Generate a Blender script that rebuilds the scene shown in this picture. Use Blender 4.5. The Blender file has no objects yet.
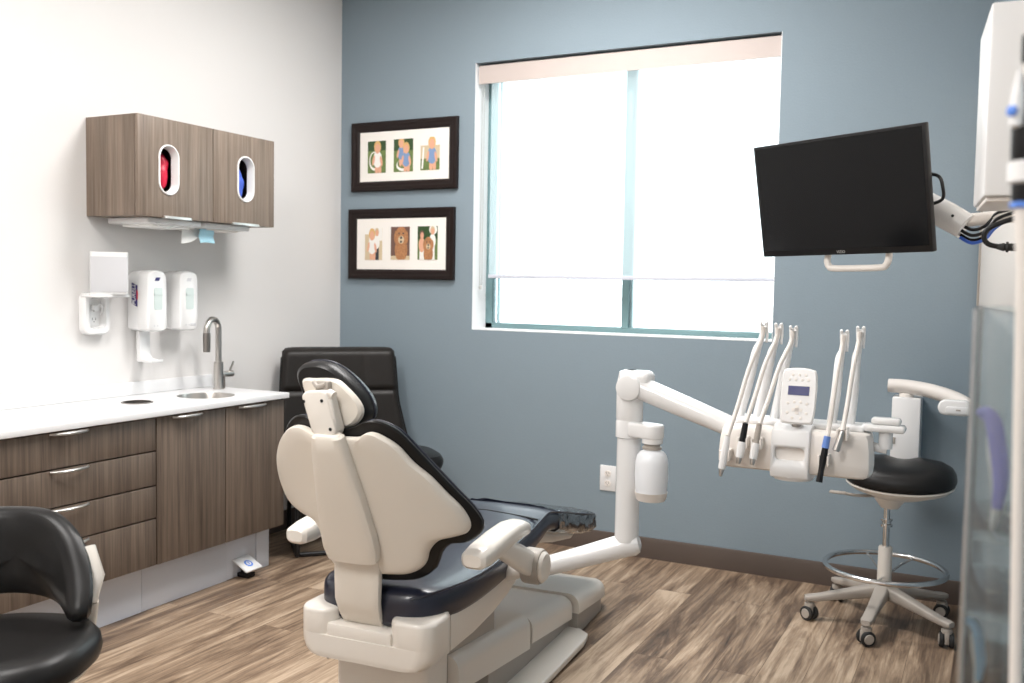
import bpy, bmesh, math, random
from math import sin, cos, pi, radians
from mathutils import Vector, Matrix, noise
random.seed(7)
C = bpy.context.scene.collection
V = Vector

# ------------------------------------------------------------------ materials
def mat(name, col, rough=.5, metal=0., spec=.5, bump=0., bscale=200., coat=0., var=0., vscale=8.):
    m = bpy.data.materials.new(name); m.use_nodes = True
    nt = m.node_tree; b = nt.nodes['Principled BSDF']
    b.inputs['Base Color'].default_value = (*col, 1); b.inputs['Roughness'].default_value = rough
    b.inputs['Metallic'].default_value = metal; b.inputs['Specular IOR Level'].default_value = spec
    b.inputs['Coat Weight'].default_value = coat
    tc = nt.nodes.new('ShaderNodeTexCoord')
    if bump:
        n = nt.nodes.new('ShaderNodeTexNoise'); n.inputs['Scale'].default_value = bscale; n.inputs['Detail'].default_value = 4
        nt.links.new(tc.outputs['Object'], n.inputs['Vector'])
        bp = nt.nodes.new('ShaderNodeBump'); bp.inputs['Strength'].default_value = bump; bp.inputs['Distance'].default_value = .002
        nt.links.new(n.outputs['Fac'], bp.inputs['Height']); nt.links.new(bp.outputs['Normal'], b.inputs['Normal'])
    if var:
        n = nt.nodes.new('ShaderNodeTexNoise'); n.inputs['Scale'].default_value = vscale; n.inputs['Detail'].default_value = 5
        nt.links.new(tc.outputs['Object'], n.inputs['Vector'])
        mx = nt.nodes.new('ShaderNodeMix'); mx.data_type = 'RGBA'
        mx.inputs['A'].default_value = (*[c*(1-var) for c in col], 1); mx.inputs['B'].default_value = (*[min(1, c*(1+var)) for c in col], 1)
        nt.links.new(n.outputs['Fac'], mx.inputs['Factor']); nt.links.new(mx.outputs['Result'], b.inputs['Base Color'])
    return m

def glassy(name, tint=(.9, .95, .95), clear=.85, rough=.03):
    m = bpy.data.materials.new(name); m.use_nodes = True; nt = m.node_tree; nt.nodes.clear()
    o = nt.nodes.new('ShaderNodeOutputMaterial'); t = nt.nodes.new('ShaderNodeBsdfTransparent'); g = nt.nodes.new('ShaderNodeBsdfGlossy')
    t.inputs['Color'].default_value = (*tint, 1); g.inputs['Roughness'].default_value = rough
    f = nt.nodes.new('ShaderNodeFresnel'); f.inputs['IOR'].default_value = 1.45
    a = nt.nodes.new('ShaderNodeMath'); a.operation = 'ADD'; a.inputs[1].default_value = 1-clear; a.use_clamp = True
    x = nt.nodes.new('ShaderNodeMixShader')
    nt.links.new(f.outputs['Fac'], a.inputs[0]); nt.links.new(a.outputs[0], x.inputs['Fac'])
    nt.links.new(t.outputs[0], x.inputs[1]); nt.links.new(g.outputs[0], x.inputs[2]); nt.links.new(x.outputs[0], o.inputs['Surface'])
    return m

def shade_cloth():
    m = bpy.data.materials.new('shade_cloth'); m.use_nodes = True; nt = m.node_tree; nt.nodes.clear()
    o = nt.nodes.new('ShaderNodeOutputMaterial'); t = nt.nodes.new('ShaderNodeBsdfTransparent'); t.inputs['Color'].default_value = (.97, 1, 1, 1)
    d = nt.nodes.new('ShaderNodeBsdfTranslucent'); d.inputs['Color'].default_value = (.9, .95, .96, 1)
    e = nt.nodes.new('ShaderNodeBsdfDiffuse'); e.inputs['Color'].default_value = (.70, .73, .74, 1)
    a = nt.nodes.new('ShaderNodeMixShader'); a.inputs['Fac'].default_value = .22
    b = nt.nodes.new('ShaderNodeMixShader'); b.inputs['Fac'].default_value = .68
    nt.links.new(d.outputs[0], a.inputs[1]); nt.links.new(e.outputs[0], a.inputs[2])
    nt.links.new(a.outputs[0], b.inputs[1]); nt.links.new(t.outputs[0], b.inputs[2]); nt.links.new(b.outputs[0], o.inputs['Surface'])
    return m

def wood_laminate(name, dark, light):
    m = bpy.data.materials.new(name); m.use_nodes = True; nt = m.node_tree; b = nt.nodes['Principled BSDF']
    tc = nt.nodes.new('ShaderNodeTexCoord')
    def grain(sx, sz, detail):
        mp = nt.nodes.new('ShaderNodeMapping'); mp.inputs['Scale'].default_value = (sx, sx, sz)
        n = nt.nodes.new('ShaderNodeTexNoise'); n.inputs['Scale'].default_value = 1; n.inputs['Detail'].default_value = detail; n.inputs['Roughness'].default_value = .65
        nt.links.new(tc.outputs['Object'], mp.inputs['Vector']); nt.links.new(mp.outputs['Vector'], n.inputs['Vector']); return n
    n1 = grain(38, 1.1, 5); n2 = grain(170, 3.5, 3)
    ad = nt.nodes.new('ShaderNodeMath'); ad.operation = 'MULTIPLY_ADD'; ad.inputs[1].default_value = .45
    nt.links.new(n2.outputs['Fac'], ad.inputs[0]); nt.links.new(n1.outputs['Fac'], ad.inputs[2])
    r = nt.nodes.new('ShaderNodeValToRGB'); r.color_ramp.elements[0].position = .48; r.color_ramp.elements[1].position = .98
    r.color_ramp.elements[0].color = (*dark, 1); r.color_ramp.elements[1].color = (*light, 1)
    nt.links.new(ad.outputs[0], r.inputs['Fac']); nt.links.new(r.outputs['Color'], b.inputs['Base Color'])
    b.inputs['Roughness'].default_value = .5
    return m

def plank_floor():
    m = bpy.data.materials.new('vinyl_plank'); m.use_nodes = True; nt = m.node_tree; b = nt.nodes['Principled BSDF']
    tc = nt.nodes.new('ShaderNodeTexCoord'); sp = nt.nodes.new('ShaderNodeSeparateXYZ'); cb = nt.nodes.new('ShaderNodeCombineXYZ')
    nt.links.new(tc.outputs['Object'], sp.inputs[0]); nt.links.new(sp.outputs['Y'], cb.inputs['X']); nt.links.new(sp.outputs['X'], cb.inputs['Y'])
    br = nt.nodes.new('ShaderNodeTexBrick'); br.offset = .37; br.offset_frequency = 2
    for k, v in (('Scale', 1), ('Mortar Size', .0012), ('Brick Width', 1.22), ('Row Height', .152), ('Bias', 0)): br.inputs[k].default_value = v
    br.inputs['Color1'].default_value = (0, 0, 0, 1); br.inputs['Color2'].default_value = (1, 1, 1, 1); br.inputs['Mortar'].default_value = (.5, .5, .5, 1)
    nt.links.new(cb.outputs[0], br.inputs['Vector'])
    # shift the grain plank by plank so that it breaks at the joints
    off = nt.nodes.new('ShaderNodeVectorMath'); off.operation = 'MULTIPLY_ADD'; off.inputs[1].default_value = (7, 13, 5)
    nt.links.new(br.outputs['Color'], off.inputs[0]); nt.links.new(tc.outputs['Object'], off.inputs[2])
    def grain(sx, sy, det, dist=0):
        mp = nt.nodes.new('ShaderNodeMapping'); mp.inputs['Scale'].default_value = (sx, sy, 1)
        n = nt.nodes.new('ShaderNodeTexNoise'); n.inputs['Scale'].default_value = 1; n.inputs['Detail'].default_value = det
        n.inputs['Roughness'].default_value = .62; n.inputs['Distortion'].default_value = dist
        nt.links.new(off.outputs[0], mp.inputs['Vector']); nt.links.new(mp.outputs['Vector'], n.inputs['Vector']); return n
    g1 = grain(14, 1.5, 8, .9); g2 = grain(95, 4.0, 5, .4)
    a = nt.nodes.new('ShaderNodeMath'); a.operation = 'MULTIPLY_ADD'; a.inputs[1].default_value = .4
    nt.links.new(g2.outputs['Fac'], a.inputs[0]); nt.links.new(g1.outputs['Fac'], a.inputs[2])
    a2 = nt.nodes.new('ShaderNodeMath'); a2.operation = 'MULTIPLY_ADD'; a2.inputs[1].default_value = .16
    nt.links.new(br.outputs['Color'], a2.inputs[0]); nt.links.new(a.outputs[0], a2.inputs[2])
    r = nt.nodes.new('ShaderNodeValToRGB'); e = r.color_ramp.elements
    e[0].position = .54; e[0].color = (.062, .040, .028, 1); e[1].position = .97; e[1].color = (.54, .415, .30, 1)
    k = e.new(.68); k.color = (.165, .11, .073, 1); k = e.new(.82); k.color = (.335, .24, .163, 1)
    nt.links.new(a2.outputs[0], r.inputs['Fac'])
    mx = nt.nodes.new('ShaderNodeMix'); mx.data_type = 'RGBA'; mx.inputs['B'].default_value = (.10, .06, .035, 1)
    fm = nt.nodes.new('ShaderNodeMath'); fm.operation = 'MULTIPLY'; fm.inputs[1].default_value = .7
    nt.links.new(br.outputs['Fac'], fm.inputs[0]); nt.links.new(fm.outputs[0], mx.inputs['Factor'])
    nt.links.new(r.outputs['Color'], mx.inputs['A']); nt.links.new(mx.outputs['Result'], b.inputs['Base Color'])
    bp = nt.nodes.new('ShaderNodeBump'); bp.inputs['Strength'].default_value = .15; bp.inputs['Distance'].default_value = .002
    nt.links.new(a.outputs[0], bp.inputs['Height']); nt.links.new(bp.outputs['Normal'], b.inputs['Normal'])
    b.inputs['Roughness'].default_value = .42
    return m

M = dict(
    floor=plank_floor(),
    wall_w=mat('wall_white', (.72, .70, .685), .85, bump=.25, bscale=120),
    wall_r=None,
    wall_b=mat('wall_blue', (.232, .290, .332), .8, spec=.3, bump=.35, bscale=110, var=.04, vscale=140),
    ceil=mat('ceiling_white', (.85, .84, .82), .9),
    base=mat('base_brown', (.085, .062, .050), .55),
    lam=wood_laminate('laminate_brown', (.055, .038, .028), (.20, .15, .115)),
    lam2=wood_laminate('laminate_upper', (.10, .072, .053), (.28, .215, .165)),
    toe=mat('toe_grey', (.66, .69, .76), .5),
    counter=mat('worktop_white', (.78, .78, .785), .3),
    steel=mat('brushed_steel', (.55, .52, .49), .28, 1),
    darksteel=mat('dark_steel', (.30, .27, .25), .35, 1),
    chrome=mat('chrome', (.75, .75, .75), .12, 1),
    nickel=mat('satin_nickel', (.70, .69, .67), .33, 1),
    cream=mat('cream_plastic', (.73, .675, .60), .42, bump=.05, bscale=300),
    cream2=mat('cream_smooth', (.75, .705, .645), .3, coat=.3),
    greyp=mat('warm_grey_plastic', (.40, .36, .32), .4),
    white=mat('white_plastic', (.80, .80, .80), .35),
    whitegloss=mat('white_gloss', (.81, .805, .80), .2, coat=.4),
    offw=mat('off_white', (.80, .755, .71), .4),
    black=mat('black_leather', (.010, .0095, .0095), .36, spec=.25, bump=.12, bscale=260),
    brownblack=mat('dark_brown_leather', (.016, .0135, .012), .42, spec=.25, bump=.15, bscale=200),
    navy=mat('navy_leather', (.012, .014, .028), .34, spec=.5, coat=.22, bump=.10, bscale=240),
    blackp=mat('black_plastic', (.009, .009, .010), .35, spec=.3),
    blackm=mat('black_metal', (.015, .015, .016), .35, .3),
    rubber=mat('rubber', (.02, .02, .02), .7),
    screen=mat('screen_glass', (.004, .0045, .0055), .12, spec=.22),
    lcd=mat('lcd_blue', (.035, .04, .16), .15),
    frame=mat('frame_espresso', (.013, .007, .006), .35, spec=.25),
    mat_=mat('mat_cream', (.86, .82, .77), .8),
    grille=mat('speaker_grille', (.60, .60, .62), .8, bump=.4, bscale=900),
    red=mat('red_nitrile', (.62, .015, .055), .4),
    blue=mat('blue_nitrile', (.07, .14, .62), .4),
    mask=mat('mask_blue', (.42, .70, .82), .7),
    paper=mat('paper_white', (.88, .88, .86), .8),
    navyink=mat('navy_ink', (.03, .025, .14), .4),
    redink=mat('red_ink', (.6, .03, .06), .4),
    blueink=mat('blue_ink', (.10, .25, .75), .4),
    window_gel=mat('gel_window', (.62, .70, .68), .15),
    alu=mat('teal_aluminium', (.17, .28, .295), .35, .2),
    sill=mat('sill_white', (.85, .86, .87), .5),
    valance=mat('valance_cream', (.50, .43, .40), .6),
    shade=shade_cloth(),
    hem=mat('hem_bar', (.60, .62, .70), .5),
    glass=glassy('window_glass', (.97, 1, 1), .96),
    acrylic=glassy('clear_acrylic', (.93, .96, .96), .90, .06),
    edge=glassy('acrylic_edge', (.95, .98, .98), .45, .25),
    wrap=glassy('plastic_wrap', (.90, .92, .95), .70, .08),
    bottle=mat('bottle_plastic', (.83, .85, .88), .3),
    cable_b=mat('cable_blue', (.03, .10, .45), .4),
    lilac=mat('lilac_blue', (.22, .22, .72), .4),
    sky_b=mat('light_blue', (.30, .58, .85), .4),
    hand_blue=mat('hand_blue', (.13, .25, .62), .35),
    tube=mat('tube_grey', (.70, .66, .62), .45),
    # printed inks of the small photographs
    ph_green=mat('print_green', (.14, .20, .06), .4, var=.5, vscale=45), ph_dgreen=mat('print_dark_green', (.03, .07, .02), .4),
    ph_skin=mat('print_skin', (.72, .38, .25), .4), ph_blond=mat('print_blond', (.68, .42, .16), .4),
    ph_blue=mat('print_blue', (.20, .30, .50), .4), ph_white=mat('print_white', (.85, .82, .78), .4),
    ph_orange=mat('print_orange', (.42, .19, .08), .4, var=.6, vscale=90), ph_dark=mat('print_dark', (.03, .03, .04), .4),
    ph_tan=mat('print_tan', (.62, .50, .33), .4), ph_rust=mat('print_rust', (.15, .08, .06), .4),
)

# ------------------------------------------------------------------ mesh helpers
def B(): return bmesh.new()
def put(bm, t, mi=0, M4=None):
    if mi:
        for f in t.faces: f.material_index = mi
    if M4 is not None: t.transform(M4)
    me = bpy.data.meshes.new('tmp'); t.to_mesh(me); t.free(); bm.from_mesh(me); bpy.data.meshes.remove(me)
def bx(bm, x0, x1, y0, y1, z0, z1, bev=0., seg=2, mi=0, M4=None, vert=None):
    t = bmesh.new(); bmesh.ops.create_cube(t, size=1)
    for v in t.verts: v.co = V(((x0+x1)/2+v.co.x*(x1-x0), (y0+y1)/2+v.co.y*(y1-y0), (z0+z1)/2+v.co.z*(z1-z0)))
    if vert:                                              # round the vertical edges first
        ed = [e for e in t.edges if abs(e.verts[0].co.z-e.verts[1].co.z) > 1e-6]
        bmesh.ops.bevel(t, geom=ed, offset=vert, segments=6, profile=.5, affect='EDGES')
        if bev:
            ed = [e for e in t.edges if len(e.link_faces) == 2 and e.calc_face_angle(0) > .9]
            bmesh.ops.bevel(t, geom=ed, offset=bev, segments=3, profile=.5, affect='EDGES')
    elif bev: bmesh.ops.bevel(t, geom=t.edges[:], offset=bev, segments=seg, profile=.5, affect='EDGES')
    put(bm, t, mi, M4)
def spline(pts, n=8, closed=False):
    pts = [V(p) for p in pts]; out = []; L = len(pts)
    rng = range(L) if closed else range(L-1)
    for i in rng:
        g = (lambda k: pts[k % L]) if closed else (lambda k: pts[max(0, min(L-1, k))])
        a, b, c, d = g(i-1), g(i), g(i+1), g(i+2)
        for j in range(n):
            t = j/n
            out.append(.5*((2*b)+(c-a)*t+(2*a-5*b+4*c-d)*t*t+(3*b-3*c+d-a)*t**3))
    if not closed: out.append(pts[-1])
    return out
def loft(bm, rings, cap=True, closed=False, mi=0, M4=None):
    t = bmesh.new(); R = [[t.verts.new(p) for p in r] for r in rings]; n = len(rings[0])
    K = len(R) if closed else len(R)-1
    for i in range(K):
        a, b = R[i], R[(i+1) % len(R)]
        for j in range(n): t.faces.new((a[j], a[(j+1) % n], b[(j+1) % n], b[j]))
    if cap and not closed: t.faces.new(R[0][::-1]); t.faces.new(R[-1])
    bmesh.ops.recalc_face_normals(t, faces=t.faces[:]); put(bm, t, mi, M4)
def tube(bm, pts, r, n=14, smooth=0, closed=False, mi=0, M4=None, flat=None):
    pts = spline(pts, smooth, closed) if smooth else [V(p) for p in pts]
    L = len(pts); rr = r if isinstance(r, (list, tuple)) else None
    up = None; rings = []
    for i, p in enumerate(pts):
        if closed: d = pts[(i+1) % L]-pts[i-1]
        else: d = pts[min(i+1, L-1)]-pts[max(i-1, 0)]
        d.normalize()
        if up is None:
            up = d.orthogonal().normalized() if abs(d.z) > .9 else (V((0, 0, 1))-d*d.z).normalized()
        up = (up-d*up.dot(d)).normalized(); s = d.cross(up)
        if rr:
            f = i/(L-1)*(len(rr)-1); k = min(int(f), len(rr)-2) if len(rr) > 1 else 0; q = rr[k]+(rr[k+1]-rr[k])*(f-k)
        else: q = r
        fl = flat or 1
        rings.append([p+up*(q*fl*cos(2*pi*j/n))+s*(q*sin(2*pi*j/n)) for j in range(n)])
    loft(bm, rings, closed=closed, mi=mi, M4=M4)
def lathe(bm, prof, n=32, mi=0, M4=None):
    rings = [[V((max(r, 1e-4)*cos(2*pi*j/n), max(r, 1e-4)*sin(2*pi*j/n), z)) for j in range(n)] for r, z in prof]
    loft(bm, rings, mi=mi, M4=M4)
def prism(bm, pts, w0, w1, axis='x', bev=0., seg=2, mi=0, M4=None):
    """outline in the plane across AXIS (x: (y,z)  y: (x,z)  z: (x,y)), thickness w0..w1"""
    f = {'x': lambda p, w: V((w, p[0], p[1])), 'y': lambda p, w: V((p[0], w, p[1])), 'z': lambda p, w: V((p[0], p[1], w))}[axis]
    t = bmesh.new(); a = [t.verts.new(f(p, w0)) for p in pts]; b = [t.verts.new(f(p, w1)) for p in pts]; n = len(pts)
    t.faces.new(a); t.faces.new(b[::-1])
    for i in range(n): t.faces.new((a[i], b[i], b[(i+1) % n], a[(i+1) % n]))
    bmesh.ops.recalc_face_normals(t, faces=t.faces[:])
    if bev:
        ed = [e for e in t.edges if e.calc_face_angle(0) > .6]
        bmesh.ops.bevel(t, geom=ed, offset=bev, segments=seg, profile=.5, affect='EDGES')
    put(bm, t, mi, M4)
def pill(bm, outline, rings, mapf, centre, mi=0, M4=None):
    """an inflated plate: OUTLINE (a, b) about CENTRE, RINGS of (scale, w) from back to front, MAPF(a, b, w) -> point"""
    ca, cb = centre
    loft(bm, [[mapf(ca+(a-ca)*s, cb+(b-cb)*s, w) for a, b in outline] for s, w in rings], mi=mi, M4=M4)
def rrect(w, h, r, n=6, cx=0, cy=0):
    out = []
    for sx, sy, a0 in ((1, 1, 0), (-1, 1, 90), (-1, -1, 180), (1, -1, 270)):
        for k in range(n+1):
            a = radians(a0+90*k/n); out.append((cx+sx*(w/2-r)+r*cos(a), cy+sy*(h/2-r)+r*sin(a)))
    return out
def stadium(w, h, n=12): return rrect(w, h, w/2-1e-4, n)
def sell(a, b, e=4, n=28):
    out = []
    for j in range(n):
        t = 2*pi*j/n; c, s = cos(t), sin(t)
        out.append((a*abs(c)**(2/e)*(1 if c >= 0 else -1), b*abs(s)**(2/e)*(1 if s >= 0 else -1)))
    return out
def T(x=0, y=0, z=0, rx=0, ry=0, rz=0): return Matrix.Translation((x, y, z)) @ Matrix.Rotation(rz, 4, 'Z') @ Matrix.Rotation(ry, 4, 'Y') @ Matrix.Rotation(rx, 4, 'X')

def world_of(o):
    m = Matrix.Translation(o.location) @ o.rotation_euler.to_matrix().to_4x4()
    return world_of(o.parent) @ m if o.parent else m
def obj(name, bm, m, parent=None, local=False, angle=35):
    """links ONE mesh object; LOCAL: the mesh is drawn in its parent's frame, else in the room's"""
    me = bpy.data.meshes.new(name)
    if parent is not None and not local: bm.transform(world_of(parent).inverted())
    bm.to_mesh(me); bm.free()
    for x in (m if isinstance(m, (list, tuple)) else [m]): me.materials.append(x)
    me.polygons.foreach_set('use_smooth', [True]*len(me.polygons)); me.set_sharp_from_angle(angle=radians(angle))
    o = bpy.data.objects.new(name, me); C.objects.link(o)
    if parent is not None: o.parent = parent
    return o
def tag(o, label, cat, group=None):
    o['label'] = label; o['category'] = cat
    if group: o['group'] = group
    return o
def thing(name, label, cat, loc=(0, 0, 0), rz=0, group=None, rx=0, ry=0):
    o = bpy.data.objects.new(name, None); C.objects.link(o); o.location = loc; o.rotation_euler = (rx, ry, rz); o.empty_display_size = .1
    return tag(o, label, cat, group)
def struct(name, bm, m, parent=None):
    o = obj(name, bm, m, parent)
    if parent is None: o['kind'] = 'structure'
    return o
def cut(o, bm):
    """takes the shape BM out of the mesh of O (both drawn in O's own frame)"""
    me = bpy.data.meshes.new('cut'); bm.to_mesh(me); bm.free()
    k = bpy.data.objects.new('cut', me); C.objects.link(k); k.matrix_world = world_of(o)
    md = o.modifiers.new('cut', 'BOOLEAN'); md.object = k; md.solver = 'EXACT'
    bpy.context.view_layer.update()
    new = bpy.data.meshes.new_from_object(o.evaluated_get(bpy.context.evaluated_depsgraph_get()))
    o.modifiers.remove(md); old = o.data; o.data = new; new.name = old.name; bpy.data.meshes.remove(old)
    bpy.data.objects.remove(k); bpy.data.meshes.remove(me)
def text(name, s, size, m, parent, mtx, italic=0., depth=.0006):
    cu = bpy.data.curves.new(name, 'FONT'); cu.body = s; cu.size = size; cu.extrude = depth; cu.align_x = 'CENTER'; cu.align_y = 'CENTER'; cu.shear = italic
    k = bpy.data.objects.new(name, cu); C.objects.link(k); bpy.context.view_layer.update()
    me = bpy.data.meshes.new_from_object(k.evaluated_get(bpy.context.evaluated_depsgraph_get()))
    bpy.data.objects.remove(k); bpy.data.curves.remove(cu)
    me.transform(mtx); me.materials.clear(); me.materials.append(m); me.name = name
    o = bpy.data.objects.new(name, me); C.objects.link(o); o.parent = parent
    return o

# ------------------------------------------------------------------ the setting
CEIL = 3.06; REAR = -6.0
WR = lambda y: 3.38-y*.0867                     # the right wall runs a little askew
def quadwall(bm, p, q, th, z0, z1):
    p, q = V((*p, 0)), V((*q, 0)); d = (q-p).normalized(); n = V((-d.y, d.x, 0))*th
    prism(bm, [(p.x, p.y), (q.x, q.y), ((q+n).x, (q+n).y), ((p+n).x, (p+n).y)], z0, z1, 'z')
b = B(); bx(b, -.15, 4.2, REAR-.15, .25, -.1, 0); struct('floor', b, M['floor'])
b = B(); bx(b, -.15, 4.2, REAR-.15, .25, CEIL, CEIL+.1); struct('ceiling', b, M['ceil'])
b = B(); bx(b, -.15, 0, REAR-.15, .25, 0, CEIL); struct('wall_left', b, M['wall_w'])
X0, X1, Z0, Z1 = .887, 2.503, 1.111, 2.541     # window opening
b = B()
for r in ((0, X0, 0, CEIL), (X1, 3.6, 0, CEIL), (X0, X1, 0, Z0), (X0, X1, Z1, CEIL)): bx(b, r[0], r[1], 0, .25, r[2], r[3])
struct('wall_back', b, M['wall_b'])
b = B(); quadwall(b, (WR(REAR), REAR), (WR(0), 0), -.15, 0, CEIL); struct('wall_right', b, M['wall_b'])
b = B(); bx(b, 0, 4.2, REAR-.15, REAR, 0, CEIL); struct('wall_rear', b, M['wall_w'])
b = B(); prism(b, [(-.013, 0), (-.013, .094), (-.009, .104), (0, .104), (0, 0)], .012, 3.375, 'x'); struct('baseboard_back', b, M['base'])
b = B(); prism(b, [(.013, 0), (.013, .094), (.009, .104), (0, .104), (0, 0)], -.98, 0, 'y'); struct('baseboard_left', b, M['base'])
# window: aluminium frame deep in the reveal, centre mullion, two panes, painted sill board
w = bpy.data.objects.new('window_1', None); C.objects.link(w); w.location = (X0, .15, Z0); w['kind'] = 'structure'
b = B(); fy0, fy1 = .15, .20
bx(b, X0, X0+.045, fy0, fy1, Z0+.006, Z1, .003); bx(b, X1-.03, X1, fy0, fy1, Z0+.006, Z1, .003)
bx(b, X0, X1, fy0, fy1, Z0+.006, Z0+.036, .003); bx(b, X0, X1, fy0, fy1, Z1-.04, Z1, .003)
bx(b, X0+.064, X0+.070, fy0+.02, fy1, Z0+.03, Z1-.03)
obj('window_frame', b, M['alu'], w)
b = B(); bx(b, 1.695, 1.733, fy0-.005, fy1, Z0+.03, Z1-.03, .003); bx(b, 1.738, 1.744, fy0+.02, fy1, Z0+.03, Z1-.03); obj('mullion', b, M['alu'], w)
for x0, x1 in ((X0+.045, 1.695), (1.733, X1-.03)):
    b = B(); bx(b, x0, x1, .173, .179, Z0+.036, Z1-.04); obj('pane', b, M['glass'], w)
b = B(); bx(b, X0+.001, X1-.001, .001, .15, Z0-.001, Z0+.006, .001); obj('window_sill', b, M['sill'], w)
b = B(); bx(b, X0, X0+.003, .002, .15, Z0+.006, Z1); bx(b, X1-.003, X1, .002, .15, Z0+.006, Z1); obj('reveal', b, M['sill'], w)

# roller shade
t = thing('roller_shade', 'pale roller shade pulled most of the way down over the window', 'window shade', (1.69, .05, 2.53))
b = B(); prism(b, [(.018, 2.432), (.018, 2.524), (.024, 2.530), (.10, 2.530), (.10, 2.524), (.026, 2.524), (.026, 2.432)], X0+.012, X1-.005, 'x'); obj('valance', b, M['valance'], t)
b = B(); bx(b, .955, 2.49, .060, .0615, 1.40, 2.47); obj('cloth', b, M['shade'], t)
b = B(); bx(b, .955, 2.49, .052, .066, 1.392, 1.412, .003); obj('hem_bar', b, M['hem'], t)
b = B(); lathe(b, [(.022, 0), (.022, 1.55)], 20, M4=T(.93, .065, 2.477, ry=pi/2)); obj('roller_tube', b, M['white'], t)
b = B()
for x in (.905, .918): tube(b, [(x, .05, 2.47), (x, .05, 1.36)], .0022, 6)
tube(b, [(.905, .05, 1.36), (.909, .05, 1.345), (.914, .05, 1.345), (.918, .05, 1.36)], .0022, 6, 4)
bx(b, .902, .921, .044, .056, 1.33, 1.352, .003); obj('bead_chain', b, M['nickel'], t)

# ------------------------------------------------------------------ framed photographs
def ell(cx, cz, rx, rz, n=18, rot=0):
    return [(cx+rx*cos(2*pi*k/n)*cos(rot)-rz*sin(2*pi*k/n)*sin(rot), cz+rx*cos(2*pi*k/n)*sin(rot)+rz*sin(2*pi*k/n)*cos(rot)) for k in range(n)]
INK = ['ph_green', 'ph_dgreen', 'ph_skin', 'ph_blond', 'ph_blue', 'ph_white', 'ph_orange', 'ph_dark', 'ph_tan', 'ph_rust']
def print_photo(parent, cx, cz, w, h, shapes, bg):
    """a printed photo: every shape is flat ink (u, v in the print's width and height), y steps of 0.1 mm"""
    b = B(); bx(b, cx-w/2, cx+w/2, -.0135, -.012, cz-h/2, cz+h/2, mi=INK.index(bg))
    for i, (ink, pts) in enumerate(shapes):
        tt = bmesh.new(); y = -.0137-.00012*i
        vs = [tt.verts.new((cx+w*max(-.5, min(.5, u)), y, cz+h*max(-.5, min(.5, v)))) for u, v in pts]
        tt.faces.new(vs); bmesh.ops.recalc_face_normals(tt, faces=tt.faces[:]); put(b, tt, INK.index(ink))
    return obj('photo_print', b, [M[k] for k in INK], parent)
def child(cx, cz, s, shirt, seat=False):
    return [('ph_skin', ell(cx-.04*s, cz-.36*s, .07*s, .16*s)), ('ph_skin', ell(cx+.10*s, cz-.36*s, .07*s, .16*s)),
            (shirt, ell(cx, cz-.12*s, .19*s, .20*s)), ('ph_skin', ell(cx-.17*s, cz-.14*s, .05*s, .13*s, rot=-.3)), ('ph_skin', ell(cx+.16*s, cz-.16*s, .05*s, .13*s, rot=.3)),
            ('ph_blond', ell(cx, cz+.18*s, .15*s, .15*s)), ('ph_skin', ell(cx, cz+.14*s, .11*s, .12*s))]
def dog(cx, cz, s):
    return [('ph_orange', ell(cx, cz-.22*s, .28*s, .30*s)), ('ph_orange', ell(cx, cz+.16*s, .24*s, .22*s)), ('ph_orange', ell(cx-.22*s, cz+.10*s, .09*s, .17*s)), ('ph_orange', ell(cx+.22*s, cz+.10*s, .09*s, .17*s)),
            ('ph_tan', ell(cx, cz+.04*s, .13*s, .10*s)), ('ph_dark', ell(cx, cz+.09*s, .05*s, .035*s)), ('ph_dark', ell(cx-.09*s, cz+.20*s, .03*s, .025*s)), ('ph_dark', ell(cx+.09*s, cz+.20*s, .03*s, .025*s)), ('ph_dark', ell(cx, cz-.01*s, .05*s, .03*s))]
def adult(cx, cz, hair, top, leg):
    return [(leg, [(cx-.12, -.5), (cx+.12, -.5), (cx+.11, cz-.2), (cx-.11, cz-.2)]), (top, ell(cx, cz-.06, .16, .22)), (hair, ell(cx, cz+.25, .12, .13)), ('ph_skin', ell(cx+.01, cz+.22, .085, .10))]
def band(v0, v1): return [(-.5, v0), (.5, v0), (.5, v1), (-.5, v1)]
def picture(x0, x1, z0, z1, prints, label):
    t = thing('picture_frame', label, 'framed photos', ((x0+x1)/2, 0, (z0+z1)/2), group='framed family photos')
    W, H = x1-x0, z1-z0; cx, cz = (x0+x1)/2, (z0+z1)/2
    prof = [(0, -.001), (0, -.022), (.006, -.028), (.022, -.028), (.030, -.024), (.044, -.022), (.052, -.016), (.056, -.012), (.056, -.001)]
    rings = []
    for ins, y in prof: rings.append([V((cx+sx*(W/2-ins), y, cz+sz*(H/2-ins))) for sx, sz in ((1, 1), (-1, 1), (-1, -1), (1, -1))])
    b = B(); loft(b, rings, cap=False, closed=True); obj('frame', b, M['frame'], t, angle=20)
    b = B(); bx(b, x0+.05, x1-.05, -.012, -.003, z0+.05, z1-.05); obj('photo_mat', b, M['mat_'], t)
    for px, pz, pw, ph, bg, sh in prints: print_photo(t, px, pz, pw, ph, sh, bg)
chairback = [('ph_white', ell(-.12, -.12, .30, .30)), ('ph_green', ell(-.12, -.10, .24, .24))]
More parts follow.
